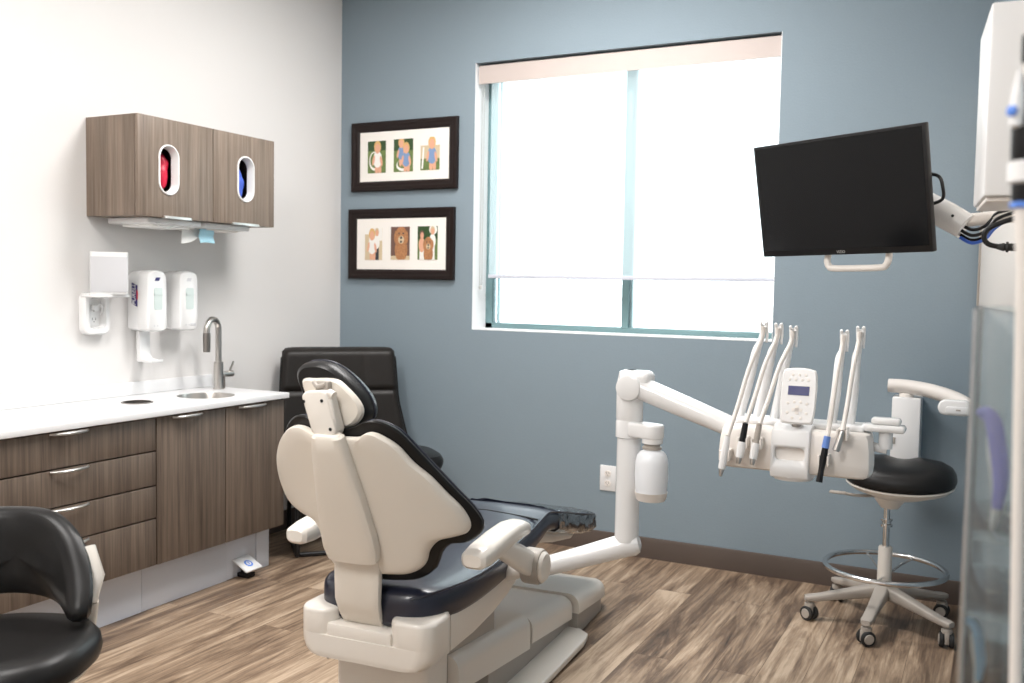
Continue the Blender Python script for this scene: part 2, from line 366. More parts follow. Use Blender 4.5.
picture(.088, .792, 1.876, 2.266, [
    (.260, 2.069, .123, .18, 'ph_green', [('ph_dgreen', band(.2, .5))]+chairback+child(.05, .08, 1.3, 'ph_white')),
    (.440, 2.071, .128, .182, 'ph_green', [('ph_dgreen', band(.15, .5)), ('ph_white', ell(0, -.3, .36, .18)), ('ph_green', ell(0, -.26, .30, .14))]+child(-.10, .20, 1.05, 'ph_blue')+child(.16, .02, 1.15, 'ph_blue')),
    (.616, 2.073, .124, .18, 'ph_tan', [('ph_green', band(-.5, -.15)), ('ph_white', band(.25, .5)), ('ph_white', [(-.45, -.45), (-.36, -.45), (-.30, .2), (-.38, .2)])]+child(.1, .1, 1.3, 'ph_blue'))],
    'upper espresso frame holding three photos of small blond children')
picture(.071, .779, 1.378, 1.777, [
    (.243, 1.578, .118, .182, 'ph_tan', [('ph_white', band(.1, .5)), ('ph_tan', [(-.5, -.5), (-.25, -.5), (-.25, .3), (-.5, .3)])]+adult(.2, .12, 'ph_tan', 'ph_white', 'ph_dark')+child(-.08, .08, 1.25, 'ph_white')),
    (.425, 1.581, .126, .185, 'ph_rust', [('ph_tan', band(-.5, -.38))]+dog(0.05, .06, 1.2)),
    (.606, 1.582, .130, .185, 'ph_green', [('ph_dgreen', band(.1, .5)), ('ph_white', ell(.28, .4, .2, .15))]+adult(.25, .12, 'ph_tan', 'ph_white', 'ph_white')+adult(-.28, 0, 'ph_rust', 'ph_skin', 'ph_white')+dog(.05, -.14, .85))],
    'lower espresso frame whose middle photo shows a brown dog')

# ------------------------------------------------------------------ wall socket under the window
t = thing('wall_outlet', 'white duplex outlet on the blue wall left of the delivery post', 'outlet', (1.70, 0, .38))
b = B(); bx(b, 1.657, 1.744, -.006, -.0005, .316, .446, .0025); obj('cover_plate', b, M['white'], t)
for z in (.355, .405):
    b = B(); prism(b, rrect(.034, .030, .012, cx=1.70, cy=z), -.009, -.006, 'y'); r = obj('receptacle', b, M['offw'], t)
    for q in ((1.692, 1.694, z-.001, z+.009), (1.706, 1.708, z-.001, z+.008), (1.698, 1.702, z-.010, z-.006)):
        b = B(); bx(b, q[0], q[1], -.0095, -.0088, q[2], q[3]); obj('slot', b, M['blackp'], r)
b = B(); lathe(b, [(.003, 0), (.003, .001)], 10, M4=T(1.70, -.006, .38, rx=pi/2)); obj('screw', b, M['nickel'], t)

# ------------------------------------------------------------------ left wall: base cabinets, worktop, sink
def bow_handle(parent, x, y0, y1, z, h=.028):
    b = B(); n = 12
    pts = [(x+.001, y0+.004, z)]+[(x+h*sin(pi*k/n)**.6, y0+(y1-y0)*k/n, z) for k in range(1, n)]+[(x+.001, y1-.004, z)]
    tube(b, pts, [.0052, .0078, .0078, .0052], 10, flat=.85)
    return obj('handle', b, M['nickel'], parent)
CF, CZ0, CZ1 = .475, .207, .806
t = thing('drawer_cabinet', 'brown laminate drawer unit with four bow handles under white worktop', 'cabinet', (.24, -2.225, 0))
b = B(); bx(b, .002, .455, -2.64, -1.809, CZ0, .809); obj('body', b, M['lam'], t)
zz = [CZ0, .400, .532, .671, CZ1]
for i in range(4):
    b = B(); bx(b, .4555, CF, -2.638, -1.811, zz[i]+.003, zz[i+1]-.003, .0015); d = obj('drawer', b, M['lam'], t)
    bow_handle(d, CF, -2.290, -2.125, zz[i+1]-.008)
b = B(); bx(b, .372, .388, -2.64, -1.809, 0.001, CZ0-.001); obj('toe_kick', b, M['toe'], t)
t = thing('sink_cabinet', 'two-door brown laminate cabinet beneath the round sink', 'cabinet', (.24, -1.425, 0))
b = B(); bx(b, .002, .455, -1.807, -1.787, CZ0, .809); bx(b, .002, .455, -1.066, -1.046, CZ0, .809); bx(b, .002, .455, -1.787, -1.066, CZ0, CZ0+.018); bx(b, .002, .012, -1.787, -1.066, CZ0+.018, .809); obj('body', b, M['lam'], t)
for y0, y1, h0, h1 in ((-1.805, -1.428, -1.728, -1.563), (-1.423, -1.047, -1.350, -1.172)):
    b = B(); bx(b, .4555, CF, y0, y1, CZ0+.002, CZ1-.003, .0015); d = obj('door', b, M['lam'], t); bow_handle(d, CF, h0, h1, CZ1-.010)
for y0, y1, x in ((-1.807, -1.330, .388), (-1.327, -1.138, .384), (-1.134, -1.050, .388)):
    b = B(); bx(b, x-.016, x, y0, y1, .001, CZ0-.001, .0008); obj('toe_kick', b, M['toe'], t)
t = thing('worktop', 'long white solid-surface worktop with a round sink cut-out', 'worktop', (.25, -1.85, .81))
b = B(); bx(b, .001, .5, -2.66, -1.038, .811, .836, .0025); top = obj('slab', b, M['counter'], t)
SK = (.277, -1.341); WH = (.235, -1.690)
for (cx, cy), r in ((SK, .126), (WH, .062)):
    b = B(); lathe(b, [(r, -.1), (r, .1)], 48, M4=T(cx-.25, cy+1.85, .02)); cut(top, b)
top.data.polygons.foreach_set('use_smooth', [True]*len(top.data.polygons)); top.data.set_sharp_from_angle(angle=radians(35))
b = B(); bx(b, .001, .016, -2.66, -1.038, .8365, .894, .002); obj('backsplash', b, M['counter'], t)
t = thing('sink_bowl', 'small round stainless sink bowl set in the white worktop', 'sink', (SK[0], SK[1], .70))
prof = [(.128, .829), (.1285, .834), (.1245, .8345), (.121, .826), (.117, .76), (.10, .725), (.05, .716), (.022, .713)]
b = B(); loft(b, [[V((SK[0]+r*cos(2*pi*j/40), SK[1]+r*sin(2*pi*j/40), z)) for j in range(40)] for r, z in prof+[(.022, .711), (.052, .714), (.102, .723), (.119, .758), (.123, .82)]], cap=False, closed=True); obj('bowl', b, M['steel'], t)
b = B(); lathe(b, [(.0215, -.006), (.0215, 0), (.016, .001), (.012, -.002)], 20, M4=T(SK[0], SK[1], .716)); obj('drain', b, M['darksteel'], t)
t = thing('waste_chute', 'dark round waste hole with steel rim left of the sink', 'waste chute', (WH[0], WH[1], .70))
prof = [(.064, .8365), (.064, .8395), (.056, .8395), (.055, .70), (.059, .70), (.060, .8365)]
b = B(); loft(b, [[V((WH[0]+r*cos(2*pi*j/40), WH[1]+r*sin(2*pi*j/40), z)) for j in range(40)] for r, z in prof], cap=False, closed=True); obj('rim', b, M['darksteel'], t)
b = B(); lathe(b, [(.0545, .702), (.0545, .706)], 30, M4=T(WH[0], WH[1], 0)); obj('flap', b, M['rubber'], t)
# faucet
FX, FY = .135, -1.118
t = thing('faucet', 'brushed steel gooseneck faucet with side lever behind the sink', 'faucet', (FX, FY, .8365))
b = B(); lathe(b, [(.026, .8368), (.026, .842), (.0225, .843), (.0225, .965), (.020, .967)], 28, M4=T(FX, FY, 0)); obj('base', b, M['steel'], t)
d = V((.28, -.96, 0)); pts = [V((FX, FY, .967)), V((FX, FY, 1.03)), V((FX, FY, 1.09))]
for k in range(1, 13):
    a = pi*k/12; pts.append(V((FX, FY, 1.115))+d*(.056*(1-cos(a)))+V((0, 0, .056*sin(a))))
pts.append(pts[-1]-V((0, 0, .01)))
b = B(); tube(b, pts, .0145, 16, 3); obj('spout', b, M['steel'], t)
e = pts[-1]; b = B(); tube(b, [e+V((0, 0, .004)), e-V((0, 0, .012)), e-V((0, 0, .085))], [.0165, .0175, .016], 18); obj('spray_head', b, M['darksteel'], t)
b = B(); h = V((.1, .99, 0)); p0 = V((FX, FY, .905))
tube(b, [p0+h*.018, p0+h*.085], .0145, 16); tube(b, [p0+h*.066+V((0, 0, .008)), p0+h*.082+V((.01, 0, .060))], [.006, .0045], 10); obj('lever', b, M['steel'], t)
b = B(); tube(b, [(FX+.012, FY+.026, .838), (FX+.012, FY+.026, .90)], .004, 8); obj('valve_stem', b, M['darksteel'], t)
# foot pedal
t = thing('foot_pedal', 'white tilted foot pedal with blue round mark at the toe kick', 'foot pedal', (.40, -1.235, 0))
b = B(); bx(b, .386, .45, -1.262, -1.21, .001, .022, .004); tube(b, [(.40, -1.236, .02), (.405, -1.236, .055)], .012, 12); obj('base', b, M['blackp'], t)
mt = T(.425, -1.236, .062, ry=radians(28)); b = B(); bx(b, -.05, .05, -.052, .052, -.005, .005, .004, M4=mt); obj('plate', b, M['white'], t)
b = B(); lathe(b, [(.021, 0), (.021, .0012)], 28, M4=mt @ T(.005, 0, .005)); lathe(b, [(.013, 0), (.013, .0016)], 20, mi=1, M4=mt @ T(.005, 0, .005)); tube(b, [mt @ V((.013, 0, .0065)), mt @ V((-.003, 0, .0065))], .0028, 6); obj('blue_mark', b, [M['blueink'], M['white']], t)

# ------------------------------------------------------------------ upper cabinet with glove ports
UY0, UY1, UZ0, UZ1, UX = -1.742, -.925, 1.614, 2.025, .305
t = thing('wall_cabinet', 'brown laminate wall cabinet with two oval glove openings', 'cabinet', (.15, -1.33, UZ0))
b = B()
for r in ((.001, .285, UY0, UY1, UZ1-.018, UZ1), (.001, .285, UY0, UY1, UZ0, UZ0+.018), (.001, .285, UY0, UY0+.018, UZ0+.018, UZ1-.018), (.001, .285, UY1-.018, UY1, UZ0+.018, UZ1-.018), (.001, .010, UY0+.018, UY1-.018, UZ0+.018, UZ1-.018), (.012, .285, -1.334, -1.316, UZ0+.018, UZ1-.018)): bx(b, *r)
obj('carcass', b, M['lam2'], t)
W0 = world_of(t).inverted()
ports = []
for y0, y1, cy, cz, h0, h1 in ((UY0, -1.327, -1.580, 1.814, -1.608, -1.460), (-1.323, UY1, -1.120, 1.824, -1.208, -1.036)):
    b = B(); bx(b, .287, UX, y0, y1, UZ0, UZ1, .0015); d = obj('door', b, M['lam2'], t)
    b = B(); prism(b, [(cy+p, cz+q) for p, q in stadium(.098, .198)], .2, .4, 'x', M4=world_of(d).inverted()); cut(d, b)
    prof = [(.112, .212, UX+.0005), (.110, .210, UX+.005), (.100, .200, UX+.006), (.088, .186, UX-.012), (.083, .181, UX-.030), (.088, .186, UX-.030), (.0945, .1945, UX-.012), (.0955, .1955, UX+.0005)]
    b = B(); loft(b, [[V((x, cy+p, cz+q)) for p, q in stadium(w_, h_)] for w_, h_, x in prof], cap=False, closed=True); obj('glove_port', b, M['whitegloss'], d)
    b = B(); bx(b, UX-.012, UX+.008, h0, h1, UZ0-.004, UZ0+.007, .002); bx(b, UX+.004, UX+.012, h0, h1, UZ0-.004, UZ0, .001); obj('handle', b, M['nickel'], d)
def crumple(cx, cy, cz, rx, ry, rz, seed, amp=.35, sc=28):
    bm = B(); bmesh.ops.create_icosphere(bm, subdivisions=4, radius=1)
    for v in bm.verts:
        p = v.co.copy(); k = 1+amp*(noise.noise(V((p.x*rx, p.y*ry, p.z*rz))*sc+V((seed, seed*2, 0)))); v.co = V((cx+p.x*rx*k, cy+p.y*ry*k, cz+p.z*rz*k))
    return bm
tag(obj('glove_bundle', crumple(.244, -1.562, 1.812, .024, .030, .075, 3), M['red']), 'red gloves showing in the left oval opening', 'gloves')
tag(obj('glove_bundle', crumple(.244, -1.104, 1.815, .022, .028, .068, 9), M['blue']), 'blue gloves showing in the right oval opening', 'gloves')
# white dispensers slung under the wall cabinet
t = thing('towel_dispenser', 'flat white towel holder under the left half of the wall cabinet', 'dispenser', (.15, -1.5, UZ0))
b = B(); bx(b, .03, .27, -1.66, -1.36, 1.588, 1.6125, .005); obj('tray', b, M['white'], t)
b = B(); bx(b, .06, .24, -1.61, -1.40, 1.577, 1.588, .003); obj('towel_stack', b, M['paper'], t)
b = B(); tube(b, [(.272, -1.62, 1.592), (.278, -1.57, 1.572), (.276, -1.52, 1.586)], .0022, 6, 5); obj('clip', b, M['nickel'], t)
t = thing('mask_dispenser', 'flat white mask holder under the right half of the wall cabinet', 'dispenser', (.15, -1.2, UZ0))
b = B(); bx(b, .03, .265, -1.33, -1.05, 1.588, 1.6125, .005); obj('tray', b, M['white'], t)
b = B(); bx(b, .06, .23, -1.29, -1.09, 1.580, 1.588, .002); obj('lip', b, M['offw'], t)
def sheet(bm, fn, nu=12, nv=12, th=.0012):
    g = [[V(fn(i/nu, j/nv)) for j in range(nv+1)] for i in range(nu+1)]
    t_ = bmesh.new(); vs = [[t_.verts.new(p) for p in r] for r in g]
    for i in range(nu):
        for j in range(nv): t_.faces.new((vs[i][j], vs[i+1][j], vs[i+1][j+1], vs[i][j+1]))
    bmesh.ops.recalc_face_normals(t_, faces=t_.faces[:]); bmesh.ops.solidify(t_, geom=t_.faces[:], thickness=th); put(bm, t_)
b = B(); sheet(b, lambda u, v: (.19+.030*v+.008*sin(5*u), -1.395+.115*u+.03*v*(u-.5)-.02*v, 1.5825-.068*v*(1-.55*u)-.004*sin(6*u))); tag(obj('paper_towel', b, M['paper']), 'white paper towel hanging out below the wall cabinet', 'paper towel')
b = B(); sheet(b, lambda u, v: (.225+.012*v+.004*sin(9*v), -1.330+.088*u-.008*v, 1.582-.062*v+.004*sin(3*u))); tag(obj('face_mask', b, M['mask']), 'light blue face mask hanging out below the wall cabinet', 'face mask')

# ------------------------------------------------------------------ speaker on outlet shelf, soap dispensers
t = thing('outlet_shelf', 'white outlet cover with small ledge holding the speaker', 'outlet', (.03, -1.72, 1.2))
o_ = rrect(.126, .178, .030, 6, -1.722, 1.204); i_ = rrect(.086, .130, .020, 6, -1.722, 1.207)
rg = [[V((.001, p, q)) for p, q in o_], [V((.034, p, q)) for p, q in o_], [V((.040, -1.722+(p+1.722)*.94, 1.204+(q-1.204)*.95)) for p, q in o_], [V((.040, p, q)) for p, q in i_], [V((.010, -1.722+(p+1.722)*.92, 1.207+(q-1.207)*.94)) for p, q in i_]]
b = B(); loft(b, rg); obj('cover', b, M['whitegloss'], t)
b = B(); prism(b, rrect(.118, .172, .02, 5, .0605, -1.700), 1.2745, 1.2865, 'z', .003); obj('ledge', b, M['whitegloss'], t)
b = B(); prism(b, rrect(.052, .088, .006, 4, -1.720, 1.197), .0102, .0135, 'x'); r = obj('receptacle', b, M['white'], t)
for z in (1.176, 1.222):
    for q in ((-1.729, -1.727, z, z+.010), (-1.713, -1.711, z, z+.010), (-1.722, -1.718, z-.009, z-.005)):
        b = B(); bx(b, .0135, .0142, *q); obj('slot', b, M['blackp'], r)
b = B(); bx(b, .0143, .032, -1.737, -1.713, 1.218, 1.238, .004); tube(b, [(.030, -1.720, 1.232), (.034, -1.708, 1.243), (.031, -1.692, 1.235), (.024, -1.688, 1.215), (.022, -1.696, 1.20)], .0032, 8, 6); obj('plug', b, M['white'], t)
t = thing('smart_speaker', 'boxy white speaker with grey grille on the outlet ledge', 'speaker', (.084, -1.700, 1.2868), radians(-40))
b = B(); bx(b, -.030, .040, -.075, .075, 0, .178, .004, vert=.016); obj('body', b, M['white'], t, True)
b = B(); bx(b, .0402, .0435, -.072, .072, .010, .158, .0015); obj('grille', b, M['grille'], t, True)
def soap(y0, label, grp, logo, tray):
    y1 = y0+.122
    t = thing('soap_dispenser', label, 'dispenser', (.06, (y0+y1)/2, 1.12), group=grp)
    yc = (y0+y1)/2
    ol = [(y0+.000, 1.150), (y0+.008, 1.130), (y0+.03, 1.122), (y1-.03, 1.120), (y1-.008, 1.127), (y1, 1.150), (y1-.001, 1.30), (y1-.004, 1.365), (y1-.02, 1.388), (yc, 1.395), (y0+.02, 1.388), (y0+.003, 1.365), (y0+.001, 1.30)]
    ol = [(p.x, p.y) for p in spline([(a, c, 0) for a, c in ol], 5, True)]
    cz = 1.257
    b = B(); loft(b, [[V((x, yc+(p-yc)*s, cz+(q-cz)*s)) for p, q in ol] for x, s in ((.001, .97), (.05, .985), (.062, .985))]); obj('back_shell', b, M['white'], t)
    b = B(); loft(b, [[V((x, yc+(p-yc)*s, cz+(q-cz)*s2)) for p, q in ol] for x, s, s2 in ((.0625, 1., 1.), (.075, 1., 1.), (.104, .965, .99), (.116, .89, .965), (.119, .80, .94))]); obj('front_cover', b, M['whitegloss'], t)
    f = .1193
    b = B(); prism(b, rrect(.046, .098, .008, 4, yc+.004, 1.268), f-.004, f+.0012, 'x'); bx(b, f, f+.0025, yc-.02, yc+.028, 1.283, 1.289); bx(b, f, f+.0025, yc-.02, yc-.016, 1.225, 1.31); obj('level_window', b, M['window_gel'], t)
    b = B(); prism(b, [(yc-.016, 1.347), (yc-.008, 1.362), (yc+.016, 1.362), (yc+.008, 1.347)], f-.003, f+.001, 'x'); obj('logo', b, M['navyink'] if logo else M['grille'], t)
    b = B()
    for dy in (-.018, .0): lathe(b, [(.0035, 0), (.0035, .0015)], 10, M4=T(f-.0008, yc+dy, 1.148, ry=pi/2))
    if not logo: bx(b, f-.01, f+.0012, yc+.008, yc+.04, 1.142, 1.156, .002)
    obj('sensor', b, M['grille'], t)
    if logo:
        ys = y0-.0002
        b = B(); prism(b, [(.030, 1.245), (.062, 1.232), (.062, 1.325), (.030, 1.338)], ys+.0012, ys-.0025, 'y'); lb = obj('brand_label', b, M['navyink'], t)
        b = B(); prism(b, [(.0605, 1.262), (.065, 1.266), (.066, 1.285), (.065, 1.302), (.0605, 1.306)], ys-.0002, ys-.0029, 'y'); obj('red_mark', b, M['redink'], lb)
        text('brand_text', 'PURELL', .0285, M['white'], lb, world_of(lb).inverted() @ T(.0450, ys-.0031, 1.285) @ Matrix.Rotation(pi/2, 4, 'X') @ Matrix.Rotation(pi/2, 4, 'Z'), .25)
    if tray:
        b = B(); prism(b, [(.015, 1.121), (.036, 1.121), (.042, 1.02), (.052, 1.000), (.115, .992), (.120, .998), (.120, .988), (.115, .983), (.045, .985), (.018, .985)], yc-.028, yc+.030, 'y', .002); obj('drip_tray', b, M['white'], t)
soap(-1.533, 'white soap dispenser with navy label and drip tray below', 'wall soap dispensers', True, True)
soap(-1.348, 'white soap dispenser without label or tray, nearer the faucet', 'wall soap dispensers', False, False)

# ------------------------------------------------------------------ dental chair
DC = thing('dental_chair', 'cream and black dental chair seen from behind, legs toward window', 'dental chair', (1.92, -2.18, 0), radians(4))
by0, bz0, bsl, bk = -.42, .98, .36, 1.2
def bmap(off): return lambda x, z, w: V((x, by0+(bz0-z)*bsl+bk*x*x+off+w, z))
RS = (.05, .25, .45, .62, .78)
def full_(h):
    return [(p.x, p.y) for p in spline([(x, z, 0) for x, z in h], 4, True)]
def mirror(h):
    full = [(x, z, 0) for x, z in h]+[(-x, z, 0) for x, z in h[-2:0:-1]]
    return [(p.x, p.y) for p in spline(full, 4, True)]
shell_o = full_([(0, .575), (.08, .577), (.142, .584), (.180, .612), (.196, .652), (.222, .681), (.260, .692), (.288, .703), (.298, .730), (.285, .773), (.258, .815), (.228, .862), (.193, .902), (.163, .947), (.124, .975), (.10, .979), (.074, .966), (.04, .964), (-.02, .963), (-.058, .967), (-.10, .982), (-.150, .970), (-.205, .928), (-.248, .868), (-.258, .806), (-.234, .750), (-.178, .724), (-.128, .712), (-.108, .680), (-.100, .630), (-.075, .580)])
cush_o = full_([(0, .545), (.08, .547), (.152, .556), (.196, .588), (.216, .634), (.242, .662), (.282, .667), (.314, .690), (.324, .725), (.308, .770), (.274, .826), (.234, .890), (.198, .946), (.165, .990), (.12, 1.012), (.085, 1.008), (.05, .992), (0, .985), (-.05, .992), (-.09, 1.010), (-.135, 1.008), (-.185, .975), (-.235, .91), (-.258, .84), (-.255, .785), (-.225, .742), (-.17, .722), (-.13, .70), (-.115, .64), (-.10, .57), (-.07, .547)])
b = B(); pill(b, shell_o, [(k, -.012) for k in RS]+[(.93, -.012), (.975, -.008), (.995, .002), (1, .012), (.99, .020)]+[(k, .020) for k in RS[::-1]], bmap(0), (0, .79)); obj('back_shell', b, M['cream'], DC, True)
b = B(); pill(b, cush_o, [(k, .022) for k in RS]+[(.96, .022), (.978, .027), (.978, .034), (.958, .039), (.962, .045), (.948, .052), (.90, .059), (.78, .066), (.6, .070), (.4, .071), (.2, .071), (.05, .071)], bmap(0), (0, .79)); cu = obj('back_cushion', b, M['black'], DC, True)
mp = bmap(0); b = B(); tube(b, [mp(x*.962, .79+(z-.79)*.962, .046) for x, z in cush_o[::2]], .0045, 8, closed=True); obj('piping', b, M['navy'], cu, True)
# raised centre spine and the arm below it
def ridge(bm, stations, n=20, e=3.2):
    loft(bm, [[V((cx+p, y+q, z+q*tz)) for p, q in sell(w/2, d/2, e, n)] for cx, y, z, w, d, tz in stations])
b = B(); st = []
for z, wd, dp in ((.972, .070, .030), (.966, .088, .040), (.93, .104, .048), (.86, .124, .050), (.78, .146, .050), (.70, .163, .050), (.655, .166, .050), (.625, .152, .048)):
    st.append((.004, by0+(bz0-z)*bsl-.020, z, wd, dp, .36))
ridge(b, st); obj('back_spine', b, M['cream'], DC, True)
b = B(); ridge(b, [(0, -.292, .64, .142, .034, .2), (0, -.283, .60, .142, .036, .1), (0, -.284, .56, .142, .036, 0), (0, -.283, .50, .138, .036, -.1), (0, -.268, .455, .130, .036, -.3), (0, -.248, .425, .126, .034, -.4)]); obj('back_arm', b, M['cream'], DC, True)
# headrest: pad traced in its own plane, given thickness and wrap
pad = [(-.153, 1.105), (-.149, 1.129), (-.125, 1.145), (-.078, 1.150), (-.037, 1.142), (0, 1.121), (.030, 1.096), (.057, 1.066), (.071, 1.038), (.073, 1.013), (.062, .992), (.036, .974), (0, .964), (-.045, .963), (-.086, .977), (-.116, 1.026), (-.138, 1.07)]
pad = [(p.x, p.y) for p in spline([(a, c, 0) for a, c in pad[::-1]], 4, True)]
HC = .95
hmap = lambda x, z, w: V((-.038+(x+.038)*HC, -.375+w+.55*(x+.03)**2+(1.05-z)*.05, 1.052+(z-1.052)*HC))
b = B(); pill(b, pad, [(.05, .0), (.86, .0), (.95, .008), (1.0, .025), (1.01, .045), (.98, .068), (.86, .086), (.5, .094), (.05, .095)], hmap, (-.035, 1.055)); hp = obj('headrest_pad', b, M['black'], DC, True)
b = B(); tube(b, [hmap(-.035+(x+.035)*1.012, 1.055+(z-1.055)*1.012, .050) for x, z in pad[::2]], .0035, 8, closed=True); obj('piping', b, M['navy'], hp, True)
hs = [(-.115, 1.098), (-.072, 1.107), (-.005, 1.108), (.032, 1.084), (.060, 1.057), (.073, 1.033), (.070, 1.010), (.049, .987), (.021, .976), (-.019, .974), (-.059, .986), (-.088, 1.03)]
hs = [(p.x, p.y) for p in spline([(a, c, 0) for a, c in hs[::-1]], 4, True)]
b = B(); pill(b, hs, [(.05, -.020), (.9, -.018), (.98, -.012), (1, -.001), (.9, .0), (.05, .0)], hmap, (-.02, 1.04)); obj('headrest_shell', b, M['cream'], DC, True)
br = [(-.075, 1.062), (-.068, 1.072), (-.058, 1.077), (-.014, 1.081), (-.002, 1.076), (.004, 1.066), (.029, .986), (.026, .973), (.014, .965), (-.030, .966), (-.043, .974)]
b = B(); prism(b, br, -.440, -.396, 'y', .006, 3); bk_ = obj('headrest_bracket', b, M['cream2'], DC, True)
for x, z in ((-.066, 1.05), (-.012, 1.055), (.014, .985)):
    b = B(); lathe(b, [(.0045, 0), (.0045, .002)], 10, M4=T(x, -.4395, z, rx=pi/2)); obj('screw', b, M['blackp'], bk_, True)
b = B(); tube(b, [(-.002, -.425, 1.075), (.014, -.425, 1.068)], .011, 14); tube(b, [(.008, -.432, 1.06), (.017, -.432, 1.02), (.022, -.428, .99)], .006, 10); obj('release_lever', b, M['cream2'], bk_, True)
b = B(); bx(b, -.050, -.012, -.415, -.392, 1.072, 1.102, .005); tube(b, [(-.055, -.412, 1.098), (-.040, -.418, 1.088), (-.02, -.414, 1.094)], .006, 8, 4); obj('headrest_link', b, M['greyp'], DC, True)
b = B(); bx(b, -.030, .012, -.430, -.420, .93, .99, .002); obj('headrest_stem', b, M['steel'], DC, True)
SX = lambda y: .018*max(0, min(1, (.3-y)/.4))
# seat cushion: lofted from hips to toe
st = [(-.262, .08, .505, .440), (-.252, .125, .520, .432), (-.225, .165, .532, .430), (-.16, .195, .536, .430), (0, .216, .530, .430), (.2, .216, .530, .432), (.40, .214, .548, .446), (.53, .210, .566, .470), (.61, .206, .574, .487), (.67, .203, .566, .485), (.80, .198, .536, .455), (1.0, .190, .487, .402), (1.17, .183, .448, .366), (1.25, .168, .430, .358), (1.285, .14, .412, .366)]
dn = [V((0, *a)) for a in []]
fine = []
for i in range(len(st)-1):
    for k in range(4):
        f = k/4; a0, a1, a2, a3 = st[max(0, i-1)], st[i], st[i+1], st[min(len(st)-1, i+2)]
        fine.append(tuple(.5*((2*a1[q])+(a2[q]-a0[q])*f+(2*a0[q]-5*a1[q]+4*a2[q]-a3[q])*f*f+(3*a1[q]-3*a2[q]+a3[q]-a0[q])*f**3) for q in range(4)))
fine.append(st[-1])
rings = []
for y, hw, zt, zb in fine:
    r = []
    for p, q in sell(1, 1, 5, 40):
        z = (zt+zb)/2+q*(zt-zb)/2
        if q > 0: z += .004*(1-p*p)*q                         # slightly crowned along the middle
        r.append(V((p*hw+SX(y), y, z)))
    rings.append(r)
b = B(); loft(b, rings); sc_ = obj('seat_cushion', b, M['navy'], DC, True)
for sx in (1,):
    b = B(); tube(b, [(sx*hw*.985+SX(y), y, zt-.0065) for y, hw, zt, zb in fine[4:-4:2]], .0040, 8); obj('piping', b, M['navy'], sc_, True)
b = B(); tube(b, [(x, .545-.1*abs(x), .5660+.004*(1-(x/.2)**2)-.012*abs(x)) for x in [-.2+.02*k for k in range(21)]], .0035, 8); obj('seam', b, M['black'], sc_, True)
# clear plastic cover over the toe end
rg = []
ff = [f for f in fine if f[0] > .70]
ff = [tuple(a+(c-a)*k/3 for a, c in zip(ff[i], ff[i+1])) for i in range(len(ff)-1) for k in range(3)]+[ff[-1]]
for y, hw, zt, zb in ff:
    r = []
    for j, (p, q) in enumerate(sell(1, 1, 5, 48)):
        k = 1.02+.022*sin(y*170+3*q)+.03*noise.noise(V((p*3, y*30, q*3)))
        z = (zt+zb)/2+q*(zt-zb)/2*(1.10+.25*noise.noise(V((p*6, y*30, q*2+7))))
        if q > 0: z += .004*(1-p*p)*q
        r.append(V((p*hw*k, y, z+.001)))
    rg.append(r)
b = B(); loft(b, rg, cap=False); obj('toe_cover', b, M['wrap'], DC, True)
b = B(); prism(b, [(.62, .483), (.80, .452), (1.0, .398), (1.15, .365), (1.10, .352), (.9, .385), (.66, .440), (.5, .43)], -.12, .12, 'x', .006); obj('leg_rest_panel', b, M['cream2'], DC, True)
# casting behind the seat and the side frame under it
b = B()
bx(b, -.185, -.075, -.300, -.150, .385, .466, .012, vert=.045); bx(b, .095, .225, -.300, -.150, .385, .466, .012, vert=.045)
bx(b, -.09, .11, -.297, -.150, .385, .430, .006)
loft(b, [[V((.02+p*sx, -.225+q, z)) for p, q in rrect(.41, .150, .045)] for z, sx in ((.396, 1), (.372, .995), (.350, .95), (.338, .88), (.335, .8))])
bx(b, -.175, .212, -.19, -.150, .345, .466, .004)
obj('seat_casting', b, M['cream2'], DC, True)
b = B(); bx(b, .2145, .217, -.262, -.238, .385, .394, .001); obj('logo', b, M['greyp'], DC, True)
b = B(); prism(b, [(-.147, .425), (-.147, .347), (0, .352), (.14, .368), (.25, .392), (.34, .425), (.42, .446), (.46, .455), (.40, .47), (.2, .46), (-.147, .46)], -.175, .213, 'x', .006); obj('side_frame', b, M['cream2'], DC, True)
# armrests
AX = lambda sx: .30 if sx > 0 else -.262
for sx in (-1, 1):
    b = B(); st = [(-.205, .625, .026, .016), (-.195, .625, .036, .024), (-.15, .629, .040, .030), (-.05, .640, .040, .031), (.04, .648, .038, .029), (.10, .645, .036, .026), (.135, .638, .030, .020), (.145, .636, .02, .012)]
    loft(b, [[V((AX(sx)+p, y, z+q)) for p, q in sell(hw, hz_, 3, 24)] for y, z, hw, hz_ in st]); ar = obj('armrest', b, M['cream2'], DC, True)
    b = B(); loft(b, [[V((AX(sx)+sx*.004+p, y+q*.55, z+q*.83)) for p, q in sell(.018, h_, 4, 20)] for y, z, h_ in ((-.06, .622, .018), (.0, .606, .030), (.08, .570, .036), (.16, .530, .038), (.215, .505, .038))]); obj('armrest_arm', b, M['cream2'], ar, True)
    pm_ = T(AX(sx)+sx*.006, .225, .500, ry=pi/2*sx)
    b = B(); lathe(b, [(.040, -.030), (.053, -.026), (.055, -.02), (.055, .020), (.051, .028)], 32, M4=pm_); obj('pivot_housing', b, M['greyp'], ar, True)
    b = B(); lathe(b, [(.046, .0285), (.047, .033), (.041, .040), (.02, .042)], 32, M4=pm_); obj('pivot_cap', b, M['cream2'], ar, True)
    b = B(); tube(b, [(sx*.185, .25, .45), (AX(sx)-sx*.02, .228, .488)], .026, 18); obj('pivot_stub', b, M['cream2'], ar, True)
